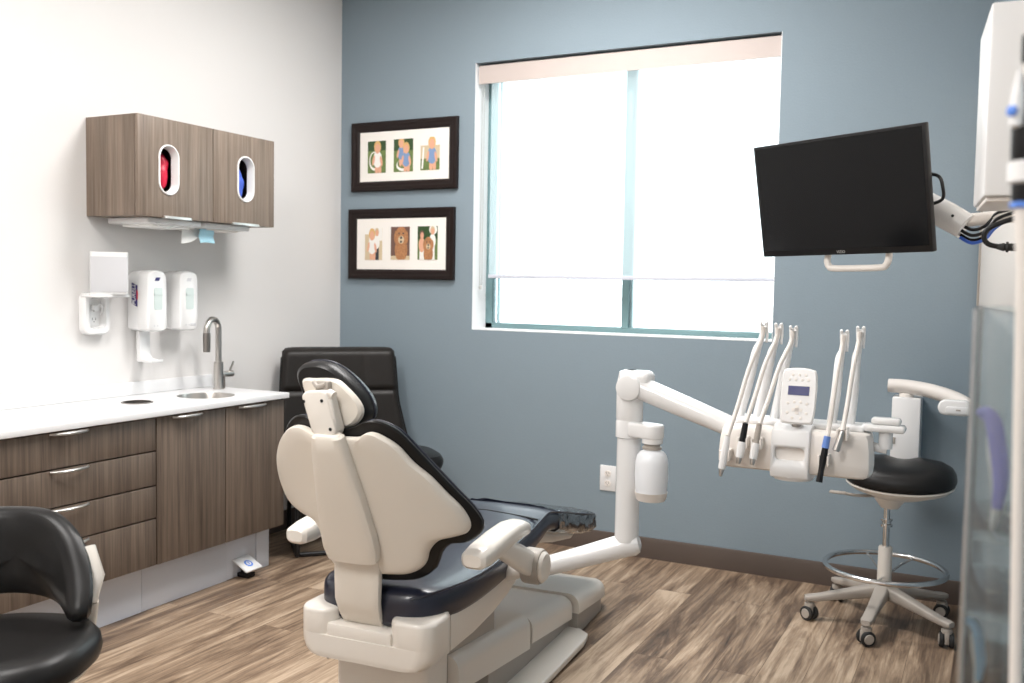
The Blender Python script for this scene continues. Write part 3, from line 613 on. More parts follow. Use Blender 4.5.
# base: pedestal, three lids, floor plate, lever
b = B(); bx(b, -.157, .138, -.150, -.005, .002, .334, .008, vert=.02); obj('pedestal', b, M['cream2'], DC, True)
b = B(); bx(b, -.13, .13, -.01, .34, .15, .40, .01); obj('lift_column', b, M['greyp'], DC, True)
b = B(); tube(b, [(-.06, -.14, .325), (-.11, -.19, .315), (-.145, -.215, .300)], [.010, .012, .010], 12, 4); tube(b, [(-.115, -.195, .312), (-.095, -.215, .332), (-.07, -.20, .33)], .007, 10, 4); obj('release_lever', b, M['greyp'], DC, True)
b = B(); lathe(b, [(.007, 0), (.007, .006)], 12, M4=T(-.018, -.150, .318, rx=pi/2)); obj('screw', b, M['blackp'], DC, True)
def lid(bm, y0, y1, hw0, hw1, zt0, zt1, zb0, zb1, r=.045, endr=.0):
    rings = []
    N = 10
    for k in range(N+1):
        f = k/N; y = y0+(y1-y0)*f; hw = hw0+(hw1-hw0)*f; zt = zt0+(zt1-zt0)*f; zb = zb0+(zb1-zb0)*f
        if endr and y > y1-endr:
            g = (y-(y1-endr))/endr; s = math.sqrt(max(0, 1-g*g*.92)); hw *= .55+.45*s; zt = zb+(zt-zb)*(.35+.65*s)
        pts = [V((-hw, y, zb))]
        for q in range(7): a = pi-q*pi/12; pts.append(V((-hw+r+r*cos(a), y, zt-r+r*sin(a))))
        for q in range(7): a = pi/2-q*pi/12; pts.append(V((hw-r+r*cos(a), y, zt-r+r*sin(a))))
        pts.append(V((hw, y, zb))); rings.append(pts)
    loft(bm, rings)
b = B(); lid(b, .0, .555, .166, .168, .272, .222, .165, .102); obj('base_cover', b, M['cream2'], DC, True)
b = B(); lid(b, .566, .975, .172, .174, .212, .160, .118, .074); obj('base_cover', b, M['cream2'], DC, True)
b = B(); lid(b, .990, 1.42, .196, .192, .166, .118, .092, .052, .045, .10); obj('base_cover', b, M['cream2'], DC, True)
b = B(); lid(b, .26, 1.0, .145, .150, .18, .10, .002, .002, .02); obj('base_skirt', b, M['greyp'], DC, True)
b = B(); lid(b, 1.0, 1.40, .186, .180, .12, .075, .002, .002, .02, .09); obj('base_skirt', b, M['greyp'], DC, True)
b = B(); pl = [(.10, .05), (.20, .05), (.245, .20), (.255, .5), (.255, .88), (.245, .96), (.20, 1.0), (.12, 1.0), (-.12, 1.0), (-.20, 1.0), (-.245, .96), (-.255, .88), (-.255, .5), (-.245, .20), (-.20, .05), (-.10, .05)]
prism(b, pl, .008, .034, 'z', .006, 3); obj('floor_plate', b, M['cream2'], DC, True)
b = B(); prism(b, [(x*.94, .52+(y-.52)*.96) for x, y in pl], .001, .008, 'z'); obj('floor_pad', b, M['rubber'], DC, True)

# ------------------------------------------------------------------ delivery unit: arm, post, bottle, instrument head
DU = thing('delivery_unit', 'white dental instrument unit on a post beside the dental chair', 'dental unit', (2.385, -1.6, .45))
PX, PY = 2.385, -1.600
b = B(); tube(b, [(2.055, -1.715, .400), (2.13, -1.69, .422), (2.26, -1.645, .466), (PX, PY, .510), (PX+.022, PY+.008, .516), (PX+.036, PY+.013, .520), (PX+.044, PY+.016, .522)], [.030, .032, .035, .039, .040, .033, .012], 28); obj('swing_arm', b, M['whitegloss'], DU)
b = B(); lathe(b, [(.0395, .525), (.0385, .872)], 28, M4=T(PX, PY, 0)); obj('post', b, M['whitegloss'], DU)
b = B(); lathe(b, [(.036, .864), (.0440, .868), (.0440, .918), (.0425, .923), (.0425, .925), (.044, .930), (.044, 1.04), (.036, 1.080), (.02, 1.086)], 28, M4=T(PX, PY, 0))
obj('post_sleeve', b, M['whitegloss'], DU)
HX0, HX1, HY0, HY1, HZ = 2.695, 3.140, -1.700, -1.50, .82
a0, a1 = V((PX+.012, PY-.01, 1.040)), V((2.735, -1.615, .925))
b = B(); lathe(b, [(.030, -.056), (.040, -.052), (.043, -.04), (.043, .04), (.040, .052), (.030, .056)], 28, M4=T(PX+.01, PY, 1.032, rx=pi/2)); bx(b, PX-.03, PX+.075, PY-.042, PY+.042, 1.0, 1.086, .022, 4); obj('knuckle', b, M['whitegloss'], DU)
b = B(); tube(b, [a0, a0.lerp(a1, .5), a1], [.040, .037, .033], 24, flat=.95); obj('balance_arm', b, M['whitegloss'], DU)
# water bottle on its bracket
BX_, BY_ = 2.478, -1.640
an = math.atan2(BY_-PY, BX_-PX); b = B(); bx(b, .0, math.hypot(BX_-PX, BY_-PY)+.036, -.036, .036, .874, .921, .008, vert=.034, M4=T(PX, PY, 0, rz=an)); lathe(b, [(.026, .857), (.033, .861), (.034, .876)], 26, M4=T(BX_, BY_, 0)); obj('bottle_bracket', b, M['whitegloss'], DU)
bt = B(); lathe(bt, [(.018, .664), (.040, .662), (.046, .668), (.0495, .690), (.0525, .740), (.0515, .785), (.047, .806), (.038, .818), (.028, .822), (.027, .826)], 36, M4=T(BX_, BY_, .015)); bo = obj('water_bottle', bt, M['bottle'], DU)
b = B(); lathe(b, [(.029, .826), (.031, .828), (.031, .834), (.026, .835), (.026, .842)], 30, M4=T(BX_, BY_, .015)); obj('bottle_neck', b, M['greyp'], bo)
b = B(); lathe(b, [(.0440, .6625), (.0485, .670), (.0520, .690), (.0525, .6905), (.0505, .689)], 36, M4=T(BX_, BY_, .015)); obj('bottle_base', b, M['offw'], bo)
# instrument head
b = B(); oh = [(HX0+.010, HY0+.012), (HX0+.03, HY0), (HX1-.03, HY0), (HX1-.008, HY0+.012), (HX1, HY0+.05), (HX1-.01, HY1-.03), (HX1-.05, HY1), (HX0+.05, HY1), (HX0+.01, HY1-.03), (HX0, HY0+.05)]
loft(b, [[V((2.9175+(x-2.9175)*s, -1.6+(y+1.6)*s2+dy, z)) for x, y in oh] for z, s, s2, dy in ((.818, .93, .80, .0), (.824, .97, .92, 0), (.838, 1, .985, 0), (.860, 1, 1, 0), (.900, .99, .98, .004), (.930, .97, .94, .006), (.942, .94, .88, .008), (.946, .88, .80, .01))]); obj('head_body', b, M['offw'], DU)
b = B(); bx(b, HX0+.03, HX1-.03, -1.63, -1.515, .944, .962, .008, 3); obj('head_deck', b, M['white'], DU)
b = B(); prism(b, [(-1.708, .806), (-1.716, .83), (-1.712, .905), (-1.700, .945), (-1.66, .958), (-1.62, .958), (-1.62, .806)], 2.862, 2.972, 'x', .005, 3); cf = obj('centre_face', b, M['white'], DU)
b = B(); prism(b, rrect(.086, .038, .014, 5, 2.917, .878), -1.75, -1.690, 'y', M4=world_of(cf).inverted()); cut(cf, b)
b = B(); prism(b, rrect(.086, .038, .014, 5, 2.917, .878), -1.6945, -1.6905, 'y'); obj('grip_recess', b, M['greyp'], cf)
b = B(); lathe(b, [(.02, .792), (.055, .796), (.064, .808), (.064, .819)], 28, M4=T(2.917, -1.645, 0)); obj('head_pivot', b, M['white'], DU)
# control panel on a neck
b = B(); tube(b, [(2.925, -1.660, .945), (2.927, -1.668, .975)], .014, 14); obj('panel_neck', b, M['greyp'], DU)
pm = T(2.9305, -1.672, 1.043, rx=radians(-14)); po = [(p.x, p.y) for p in spline([(a, c, 0) for a, c in ((-.046, -.070), (-.030, -.081), (.030, -.081), (.046, -.070), (.051, 0), (.048, .068), (.036, .080), (0, .084), (-.036, .080), (-.048, .068), (-.051, 0))], 4, True)]
b = B(); pill(b, po, [(.05, .010), (.94, .010), (1, .004), (1, -.006), (.94, -.011), (.05, -.011)], lambda x, z, w: pm @ V((x, w, z)), (0, 0)); cp = obj('control_panel', b, M['whitegloss'], DU)
b = B(); bx(b, -.029, .031, -.0125, -.0105, .002, .029, M4=pm); obj('display', b, M['lcd'], cp)
b = B()
for x, z in [(-.027+.018*i, .048) for i in range(4)]+[(-.018+.018*i, .062) for i in range(3)]+[(-.027, -.022), (-.009, -.018), (.009, -.018), (.027, -.022), (-.027, -.05), (.027, -.05), (-.012, -.065), (.012, -.065)]: lathe(b, [(.0045, 0), (.0035, .0016)], 10, M4=pm @ T(x, -.0108, z, rx=pi/2))
bx(b, -.005, .005, -.0125, -.0105, -.054, -.028, M4=pm); bx(b, -.015, .015, -.0125, -.0105, -.046, -.036, M4=pm); obj('buttons', b, M['offw'], cp)
# whips, hoses and handpieces
whips = [((2.735, -1.575, .955), (2.790, -1.50, 1.243), (2.728, -1.752, .800), 'syr'), ((2.790, -1.575, .955), (2.835, -1.50, 1.240), (2.778, -1.745, .842), 'drill_b'), ((2.842, -1.575, .955), (2.880, -1.50, 1.233), (2.818, -1.745, .842), 'drill'),
         ((3.010, -1.575, .955), (3.030, -1.50, 1.226), (3.008, -1.745, .812), 'dark'), ((3.062, -1.575, .955), (3.076, -1.50, 1.238), (3.050, -1.742, .905), 'vac')]
for p0, p1, p2, kind in whips:
    p0, p1, p2 = V(p0), V(p1), V(p2)
    b = B(); mid = p0.lerp(p1, .70)+V((-.004, 0, 0)); pts = [p0, p0.lerp(p1, .35), mid, p0.lerp(p1, .82), p1]
    tube(b, pts, [.0145, .0145, .0135, .009, .008], 14, 5); wp = obj('whip_arm', b, M['white'], DU)
    b = B()
    for s in (-.009, .009): tube(b, [p1+V((s*.7, 0, -.055)), p1+V((s, -.005, -.02)), p1+V((s, -.012, .006)), p1+V((s*.8, -.022, .004))], .0045, 10, 4)
    tube(b, [p1+V((-.006, -.008, -.012)), p1+V((.006, -.008, -.012))], .009, 12); obj('hose_clip', b, M['white'], wp)
    q = p2+V((.014, .016, .118)) if kind != 'vac' else p2+V((.014, .012, .055))
    b = B(); tube(b, [p1+V((.000, -.022, -.004)), p1+V((-.004, -.026, -.04)), p1.lerp(q, .40)+V((-.002, -.010, 0)), p1.lerp(q, .75), q], .0068, 12, 6); obj('hose', b, M['tube'], wp)
    dn_ = (p2-q).normalized(); L = (p2-q).length; b = B()
    if kind == 'syr':
        tube(b, [q, q+dn_*.03, q+dn_*(L-.03), q+dn_*(L-.022)], [.0085, .0105, .0115, .010], 16); hpo = obj('handpiece', b, M['white'], DU)
        b = B(); tube(b, [q+dn_*(L-.022), q+dn_*(L-.016), q+dn_*L], [.0075, .0075, .004], 12); obj('tip', b, M['steel'], hpo)
    elif kind in ('drill', 'drill_b'):
        tube(b, [q, q+dn_*.035, q+dn_*.055], [.0085, .0095, .0095], 16); hpo = obj('handpiece', b, M['blackp'] if kind == 'drill_b' else M['greyp'], DU)
        b = B(); tube(b, [q+dn_*.055, q+dn_*.075, q+dn_*(L-.018)], [.0115, .0125, .0115], 16); obj('coupling', b, M['white'], hpo)
        b = B(); tube(b, [q+dn_*(L-.018), q+dn_*(L-.012), q+dn_*L], [.0085, .0085, .006], 12); obj('tip', b, M['steel'], hpo)
    elif kind == 'dark':
        tube(b, [q+dn_*.022, q+dn_*.04, q+dn_*(L-.03), q+dn_*L], [.009, .0095, .008, .0095], 16); hpo = obj('handpiece', b, M['blackp'], DU)
        b = B(); tube(b, [q-dn_*.012, q+dn_*.022], [.009, .0105], 16); obj('collar', b, M['hand_blue'], hpo)
    else:
        tube(b, [q, q+dn_*.02, p2], [.008, .0095, .010], 16); hpo = obj('handpiece', b, M['steel'], DU)
        b = B(); lathe(b, [(.0085, 0), (.0085, .001)], 16, M4=Matrix.Translation(p2) @ dn_.to_track_quat('Z', 'Y').to_matrix().to_4x4()); obj('tip', b, M['blackp'], hpo)
    h = q.lerp(p2, .45 if kind != 'vac' else .1); b = B()
    bx(b, h.x-.013, h.x+.013, h.y+.009, -1.672, h.z-.022, h.z+.012, .004)
    for s in (-1, 1): bx(b, h.x+s*.0125-.003, h.x+s*.0125+.003, h.y-.004, h.y+.014, h.z-.02, h.z+.010, .002)
    obj('holder', b, M['offw'], DU)
# side handle of the head
b = B(); bx(b, 3.10, 3.218, -1.625, -1.560, .949, .970, .009, 3); bx(b, 3.125, 3.205, -1.615, -1.570, .970, .990, .008, 3); tube(b, [(3.165, -1.592, .955), (3.165, -1.592, .90)], .019, 18); tube(b, [(3.12, -1.592, .905), (3.17, -1.592, .897)], .013, 14); obj('side_handle', b, M['whitegloss'], DU)

# ------------------------------------------------------------------ guest chair in the corner
GC = thing('guest_chair', 'dark quilted high-back guest chair in the corner behind dental chair', 'chair', (.425, -.520, 0), radians(45))
# local: faces -y, x to its left in the photo's sense
def gmap(x, z, w):   # back panel leaning away from the sitter
    return V((x, .135+(z-.45)*.16-w-.35*x*x*.4, z))
b = B(); NX, NZ = 36, 40; W_ = .328
def halfw(z): return W_-.028*max(0, (z-.5)/.5)+.05*max(0, (.72-z)/.3)
front, back_ = [], []
for j in range(NZ+1):
    z = .36+(1.005-.36)*j/NZ; fr, bk2 = [], []
    for i in range(NX+1):
        u = -1+2*i/NX; x = u*halfw(z); e = min(1, (1-abs(u))/.10); ez = min(1, (1-j/NZ)/.06) if j > NZ*.5 else 1
        th = .040*math.sqrt(max(0, 1-(1-e)**2))*math.sqrt(max(0, 1-(1-ez)**2))
        dim = 0
        for sx in (-.42, .42): dim += .016*math.exp(-((u-sx)/.022)**2)
        for sz in (.56, .78): dim += .016*math.exp(-((z-sz)/.008)**2)
        zz_ = z-.02*(1-math.sqrt(max(0, 1-max(0, abs(u)-.86)**2/.14**2)))*(1 if j > NZ*.8 else 0)
        fr.append(gmap(x, zz_, th+.012-dim*min(1, th/.02))); bk2.append(gmap(x, zz_, -th*.7-.004))
    front.append(fr); back_.append(bk2)
loft(b, [f+k[::-1] for f, k in zip(front, back_)]); gb = obj('backrest', b, M['brownblack'], GC, True, 60)
b = B(); edge = [gmap(-halfw(z_)*1.0, z_, .01) for z_ in [.40+.05*k for k in range(12)]]; top_ = [gmap(-halfw(1.0)+halfw(1.0)*2*k/12, 1.002, .01) for k in range(1, 12)]; e2 = [gmap(halfw(z_), z_, .01) for z_ in [.95-.05*k for k in range(12)]]
tube(b, edge+top_+e2, .006, 8); obj('piping', b, M['black'], gb, True)
b = B(); pill(b, [(p, q) for p, q in [(p*(1 if p < 0 else 1.24), q) for p, q in sell(.385, .27, 4.5, 56)]], [(.05, .37), (.9, .37), (.98, .385), (1.0, .41), (1.0, .43), (.97, .452), (.85, .465), (.4, .468), (.05, .468)], lambda x, y, w: V((x, y-.115-.01*abs(x), w+.026-.05*(y-.1)*.6)), (0, 0)); gs = obj('seat', b, M['black'], GC, True)
for sx in (-1, 1):
    b = B(); tube(b, [(sx*.25, .12, .37), (sx*.26, .19, .20), (sx*.26, .21, .05), (sx*.26, .19, .013), (sx*.26, .12, .013), (sx*.26, -.22, .013), (sx*.26, -.262, .022), (sx*.26, -.270, .06), (sx*.258, -.255, .20), (sx*.25, -.23, .37)], .0125, 12, 5); obj('sled_leg', b, M['blackm'], GC, True)
b = B(); tube(b, [(-.262, -.248, .013), (0, -.25, .013), (.262, -.248, .013)], .0120, 12); obj('cross_bar', b, M['blackm'], GC, True)

# ------------------------------------------------------------------ wheeled stools
def caster(bm_s, parent, x, y, ang, wheel_m=None):
    b = B(); tube(b, [(x, y, .062), (x, y, .085)], .010, 12); lathe(b, [(.012, 0), (.020, .004), (.020, .018), (.012, .022)], 16, M4=T(x, y, .052)); bx(b, -.009, .009, -.022, .014, -.02, .024, .004, M4=T(x, y, .035, rz=ang)); c = obj('caster', b, M['greyp'], parent, True)
    for s in (-1, 1):
        b = B(); lathe(b, [(.012, -.008), (.026, -.008), (.0295, -.004), (.0295, .004), (.026, .008), (.012, .008)], 24, M4=T(x, y, .030, rz=ang) @ T(s*.018, 0, 0, ry=pi/2)); w_ = obj('wheel', b, M['rubber'], c, True)
        b = B(); lathe(b, [(.004, -.003), (.018, -.003), (.020, 0), (.018, .003), (.004, .003)], 20, M4=T(x, y, .030, rz=ang) @ T(s*.0255, 0, 0, ry=pi/2)); obj('hub', b, M['greyp'], w_, True)
def five_star(t, angs, R, m):
    for a in angs:
        c, s = cos(a), sin(a); ca = V((c, s, 0)); sd = V((-s, c, 0)); b = B()
        loft(b, [[ca*r+sd*p+V((0, 0, z+q)) for p, q in sell(w_, h_, 4, 20)] for r, z, w_, h_ in ((.022, .135, .030, .030), (.08, .128, .027, .024), (.18, .110, .023, .018), (R-.03, .095, .022, .014), (R, .092, .022, .013), (R+.020, .091, .016, .010))]); obj('leg', b, m, t, True)
        caster(None, t, c*R, s*R, a+.7)
ST = thing('operator_stool', 'wheeled stool with black saddle seat and chrome foot ring', 'stool', (3.070, -.415, 0))
five_star(ST, [radians(201), radians(264), radians(327), radians(44), radians(136)], .292, M['greyp'])
b = B(); lathe(b, [(.030, .10), (.034, .12), (.034, .165), (.028, .172), (.027, .315), (.024, .32)], 26); obj('column', b, M['cream2'], ST, True)
b = B(); lathe(b, [(.0135, .30), (.0135, .50)], 20); lathe(b, [(.012, .40), (.024, .402), (.024, .412), (.018, .414), (.018, .425), (.024, .427), (.024, .434), (.012, .436)], 22); obj('gas_lift', b, M['chrome'], ST, True)
b = B(); tube(b, [(.232*cos(2*pi*k/40), .232*sin(2*pi*k/40), .232) for k in range(40)], .011, 12, closed=True)
for a in (1.15, 2.0, 1.57+pi): tube(b, [(.028*cos(a), .028*sin(a), .20), (.13*cos(a), .13*sin(a), .222), (.232*cos(a), .232*sin(a), .232)], .0045, 8)
obj('foot_ring', b, M['chrome'], ST, True)
b = B(); lathe(b, [(.025, .478), (.034, .48), (.060, .515), (.066, .545), (.03, .548)], 24, M4=T(.01, 0, 0)); loft(b, [[V((.045+p*s, q*s*.95, z+.45*p*p-.003)) for p, q in sell(.205, .19, 2.6, 40)] for z, s in ((.525, .25), (.532, .6), (.552, .9), (.570, 1.0), (.576, 1.0), (.572, .9), (.565, .3))]); obj('seat_shell', b, M['cream2'], ST, True)
b = B(); loft(b, [[V((.045+p*s, q*s*.95, z+(.45*p*p-.003)*(1 if s > .3 else 0))) for p, q in sell(.208, .195, 2.6, 44)] for z, s in ((.577, .9), (.579, .98), (.594, 1.01), (.618, .99), (.642, .92), (.662, .75), (.672, .5), (.677, .32), (.6775, .05))]); obj('seat', b, M['black'], ST, True)
b = B(); tube(b, [(-.02, -.02, .53), (-.10, -.06, .528), (-.17, -.08, .536)], .006, 10, 4); bx(b, -.215, -.15, -.09, -.066, .530, .541, .005, M4=None); obj('height_lever', b, M['greyp'], ST, True)
b = B(); prism(b, [(.0, .50), (.055, .535), (.075, .545), (.02, .545)], -.03, .03, 'y'); obj('tilt_housing', b, M['blackp'], ST, True)

AS = thing('assistant_stool', 'black stool with curved padded backrest at the left foreground', 'stool', (1.425, -3.135, 0), radians(27))
five_star(AS, [radians(18+72*k) for k in range(5)], .27, M['greyp'])
b = B(); lathe(b, [(.030, .10), (.034, .12), (.034, .165), (.027, .172), (.026, .30), (.020, .302), (.014, .304), (.014, .41), (.03, .412), (.05, .43)], 26); obj('column', b, M['cream2'], AS, True)
b = B(); loft(b, [[V((p*s, q*s, z)) for p, q in sell(.20, .205, 2.4, 44)] for z, s in ((.412, .3), (.418, .7), (.428, .9), (.440, .94), (.444, .9), (.444, .3))]); obj('seat_shell', b, M['cream2'], AS, True)
b = B(); loft(b, [[V((p*s, q*s, z)) for p, q in sell(.205, .215, 2.4, 56)] for z, s in ((.4445, .3), (.4445, .92), (.454, .985), (.474, 1.01), (.496, .985), (.512, .92), (.520, .80), (.518, .6), (.514, .35), (.513, .05))]); obj('seat', b, M['black'], AS, True)
Rb = .235
def amap(s, z, w):
    a = pi/2-s/Rb; r = Rb-w+.10*(z-.62); return V((r*cos(a)-.068, r*sin(a)-.0, z-.058))
ao = [(p.x, p.y) for p in spline([(a, c, 0) for a, c in ((0, .612), (.12, .607), (.20, .596), (.265, .586), (.298, .600), (.298, .630), (.238, .69), (.162, .762), (.095, .805), (.04, .822), (-.02, .826), (-.11, .826), (-.195, .822), (-.245, .765), (-.285, .69), (-.305, .635), (-.298, .60), (-.265, .586), (-.20, .596), (-.12, .607))], 4, True)]
b = B(); pill(b, ao, [(.05, -.022), (.5, -.022), (.92, -.020), (.975, -.012), (1.0, .004), (.99, .020), (.94, .032), (.8, .040), (.4, .042), (.05, .042)], amap, (0, .71)); bp_ = obj('backrest', b, M['black'], AS, True)
b = B(); tube(b, [amap(.205, .610, -.026), amap(.195, .67, -.036), amap(.165, .735, -.026)], [.018, .024, .020], 14); obj('backrest_bracket', b, M['cream2'], bp_, True)
b = B(); tube(b, [(.0, .10, .430), (.10, .24, .432), amap(.17, .50, -.045), amap(.20, .61, -.032)], [.016, .018, .018, .018], 14, 5); obj('backrest_arm', b, M['cream2'], AS, True)

# ------------------------------------------------------------------ monitor, its arm, the box and cords
MC = V((3.018, -1.687, 1.621)); ax = radians(-27.5); r_ = V((cos(ax), sin(ax), 0)); n0 = V((sin(ax), -cos(ax), 0)); tb = radians(-10.3)
n1 = n0*cos(tb)+V((0, 0, 1))*sin(tb); u1 = r_.cross(-n1)
g = radians(.55); rr_ = r_*cos(g)+u1*sin(g); uu = -r_*sin(g)+u1*cos(g)
R3 = Matrix((rr_, -n1, uu)).transposed()                 # local: x right, y away from the viewer, z up
TV = thing('wall_monitor', 'black flat monitor tilted down in front of the blue wall', 'monitor', MC); TV.rotation_euler = R3.to_euler()
b = B(); bx(b, -.28, .28, 0, .020, -.1675, .1675, .003); bx(b, -.19, .19, .020, .052, -.13, .12, .012); obj('housing', b, M['blackp'], TV, True)
b = B(); bx(b, -.271, .271, -.0008, .001, -.150, .1595); obj('screen', b, M['screen'], TV, True)
text('logo', 'VIZIO', .011, M['nickel'], TV, T(.0, -.0007, -.1590, rx=pi/2), depth=.0004)
b = B(); hl = [(x+.035, y, z) for x, y, z in [(-.096, .035, -.155), (-.100, .022, -.185), (-.092, .018, -.203), (-.075, .016, -.2085), (0, .016, -.2095), (.075, .016, -.2085), (.092, .018, -.203), (.100, .022, -.185), (.096, .035, -.155)]]
tube(b, hl, .0095, 14, 5); obj('pull_handle', b, M['offw'], TV, True)
b = B(); tube(b, [(.245, .045, .035), (.285, .040, .025), (.297, .036, -.005), (.292, .038, -.035), (.250, .045, -.048)], .0045, 10, 6); obj('cable_loop', b, M['blackp'], TV, True)
b = B(); bx(b, -.05, .05, .052, .066, -.05, .05, .003); obj('mount_plate', b, M['greyp'], TV, True)
MA = thing('monitor_arm', 'white arm reaching from the right wall to the monitor', 'monitor arm', (3.50, -1.60, 1.50))
m0 = world_of(TV) @ V((0, .068, 0)); m1 = world_of(TV) @ V((.10, .115, -.01)); e0 = V((3.250, -1.60, 1.598)); e1 = V((3.350, -1.62, 1.535))
b = B(); tube(b, [m0, m0.lerp(m1, .5)+V((.0, .015, 0)), m1, e0], .026, 18, 5); obj('front_link', b, M['offw'], MA)
b = B(); tube(b, [e0-V((.05, 0, -.012)), e0, e0.lerp(e1, .5), e1], [.030, .036, .038, .036], 24); lathe(b, [(.004, 0), (.004, .003)], 10, mi=1, M4=T(3.318, -1.655, 1.562, rx=pi/2)); obj('arm_cover', b, [M['whitegloss'], M['blackp']], MA)
wx = WR(-1.62)
b = B(); tube(b, [e1+V((.004, .012, .018)), (wx-.06, -1.60, 1.562), (wx-.012, -1.60, 1.575)], .018, 16); bx(b, wx-.014, wx-.002, -1.66, -1.54, 1.50, 1.66, .004, M4=None); obj('wall_bracket', b, M['offw'], MA)
for m_, oz, oy in (('blackp', .006, 0), ('blackp', -.010, -.012), ('blackp', -.022, .006), ('cable_b', -.030, -.004)):
    b = B(); tube(b, [e1+V((-.012, oy, oz)), e1+V((.018, oy-.01, oz-.016)), e1+V((.050, oy, oz-.004)), e1+V((.078, oy+.005, oz+.03)), (wx-.016, -1.60+oy, 1.585)], .0046, 10, 6); obj('cable', b, M[m_], MA)
EB = thing('equipment_box', 'large white equipment box mounted high on the right wall', 'wall box', (WR(-2.3), -2.3, 1.53), radians(4.96))
# local: -x out of the wall, y along it
b = B(); bx(b, -.186, -.022, -.115, .165, .012, .385, .006); obj('body', b, M['white'], EB, True)
b = B(); bx(b, -.18, -.025, -.10, .15, .003, .011, .002); obj('bottom_plate', b, M['offw'], EB, True)
PC = thing('power_cord', 'black power cord with plug looping below the white wall box', 'power cord', (3.45, -2.1, 1.5))
wy = -1.95
b = B(); tube(b, [(3.520, wy, 1.560), (3.485, wy-.02, 1.538), (3.440, wy-.02, 1.522), (3.408, wy-.02, 1.505), (3.402, wy-.02, 1.485), (3.412, wy-.02, 1.470), (3.435, wy-.02, 1.464), (3.45, wy-.02, 1.463)], .0062, 12, 6); obj('cord', b, M['blackp'], PC)
b = B(); tube(b, [(3.430, wy-.02, 1.464), (3.445, wy-.02, 1.463), (3.447, wy-.02, 1.463), (3.490, wy-.02, 1.462), (3.515, wy-.02, 1.461)], [.006, .010, .0085, .0105, .0105], 14); lathe(b, [(.012, 0), (.013, .003), (.012, .006)], 16, M4=T(3.449, wy-.02, 1.463, ry=pi/2)); obj('plug', b, M['rubber'], PC)

# ------------------------------------------------------------------ panel on the right wall
t = thing('wall_panel', 'white panel on the right wall below and behind the equipment box', 'wall panel', (WR(-1.3), -1.3, 1.30), radians(4.96))
b = B(); bx(b, -.020, -.001, -1.36, 1.285, .0, .90, .003); obj('board', b, M['offw'], t, True)
b = B(); bx(b, -.027, -.0205, 1.255, 1.285, .0, .90, .001); obj('edge_strip', b, M['greyp'], t, True)
# ------------------------------------------------------------------ wall instrument arm behind the stool
IA = thing('instrument_arm', 'beige swing arm on a white wall post behind the stool', 'instrument arm', (3.105, -.06, .65))
b = B(); bx(b, 3.047, 3.162, -.13, -.002, .600, .902, .006); obj('wall_post', b, M['white'], IA)
b = B(); bx(b, 3.050, 3.066, -.134, -.129, .700, .728, .001); obj('switch', b, M['greyp'], IA)
b = B(); lathe(b, [(.03, .903), (.03, .915), (.022, .922)], 22, M4=T(3.100, -.085, 0)); obj('swivel', b, M['offw'], IA)
b = B(); tube(b, [(3.026, -.085, .947), (3.10, -.09, .946), (3.20, -.12, .936), (3.30, -.20, .915), (3.375, -.30, .885)], [.029, .031, .031, .031, .030], 22, 5); obj('arm_tube', b, M['tube'], IA)
b = B(); el = rrect(.125, .062, .030, 8, 3.300, .893); prism(b, el, -.335, -.285, 'y', .008, 3); pd = obj('end_pod', b, M['whitegloss'], IA)
b = B(); prism(b, rrect(.090, .028, .008, 5, 3.312, .885), -.342, -.336, 'y', .002); obj('pod_label', b, M['white'], pd)
b = B(); bx(b, 3.305, 3.322, -.3432, -.342, .883, .889); obj('pod_mark', b, M['greyp'], pd)

# ------------------------------------------------------------------ right foreground: clear organiser and hanging handpiece
AO = thing('acrylic_organizer', 'tall clear acrylic organizer on the right wall in the foreground', 'organizer', (3.55, -3.35, .74))
ox0, ox1, oy0, oy1, oz1 = 3.418, WR(-3.24)-.012, -3.46, -3.24, 1.337
b = B(); bx(b, ox0, ox0+.005, oy0, oy1, .74, oz1, .001); obj('front_panel', b, M['acrylic'], AO)
for y in (oy0, oy1-.005):
    b = B(); bx(b, ox0+.0052, ox1-.0052, y, y+.005, .74, oz1, .001); obj('side_panel', b, M['acrylic'], AO)
b = B(); bx(b, ox1-.005, ox1, oy0, oy1, .74, oz1+.03, .001); obj('back_panel', b, M['acrylic'], AO)
for x, y in ((ox0, oy0), (ox0, oy1), (ox1, oy0)):
    b = B(); tube(b, [(x+.0025, y+.0025*(1 if y == oy0 else -1), .742), (x+.0025, y+.0025*(1 if y == oy0 else -1), oz1-.002)], .0034, 8); obj('polished_edge', b, M['edge'], AO)
for z in (.74, .93, 1.02, 1.10):
    b = B(); bx(b, ox0+.0052, ox1-.0052, oy0+.0052, oy1-.0052, z, z+.004, .001); obj('shelf', b, M['acrylic'], AO)
def floss(name, P, col, s, label, rot):
    t = thing(name, label, 'dental tool', P, rot)
    b = B(); tube(b, [(0, 0, 0), (.004*s, 0, .03*s), (.0, 0, .065*s), (-.002*s, 0, .085*s)], [.002*s, .0055*s, .007*s, .006*s], 12, 4); obj('handle', b, M['white'], t, True)
    b = B(); tube(b, [(.003*s, -.006*s, .02*s), (.005*s, -.007*s, .05*s), (0, -.007*s, .085*s), (-.004*s, -.004*s, .100*s), (-.010*s, 0, .105*s), (-.015*s, 0, .102*s)], [.004*s, .007*s, .0075*s, .007*s, .006*s, .004*s], 12, 4); obj('grip', b, M[col], t, True)
floss('plastic_instrument', (3.4435, -3.41, 1.1045), 'lilac', 1.16, 'violet-blue and white tool upright inside the clear organizer', 0)
floss('plastic_instrument', (3.4335, -3.43, .9345), 'sky_b', .72, 'small light blue and white tool low inside the clear organizer', .4)
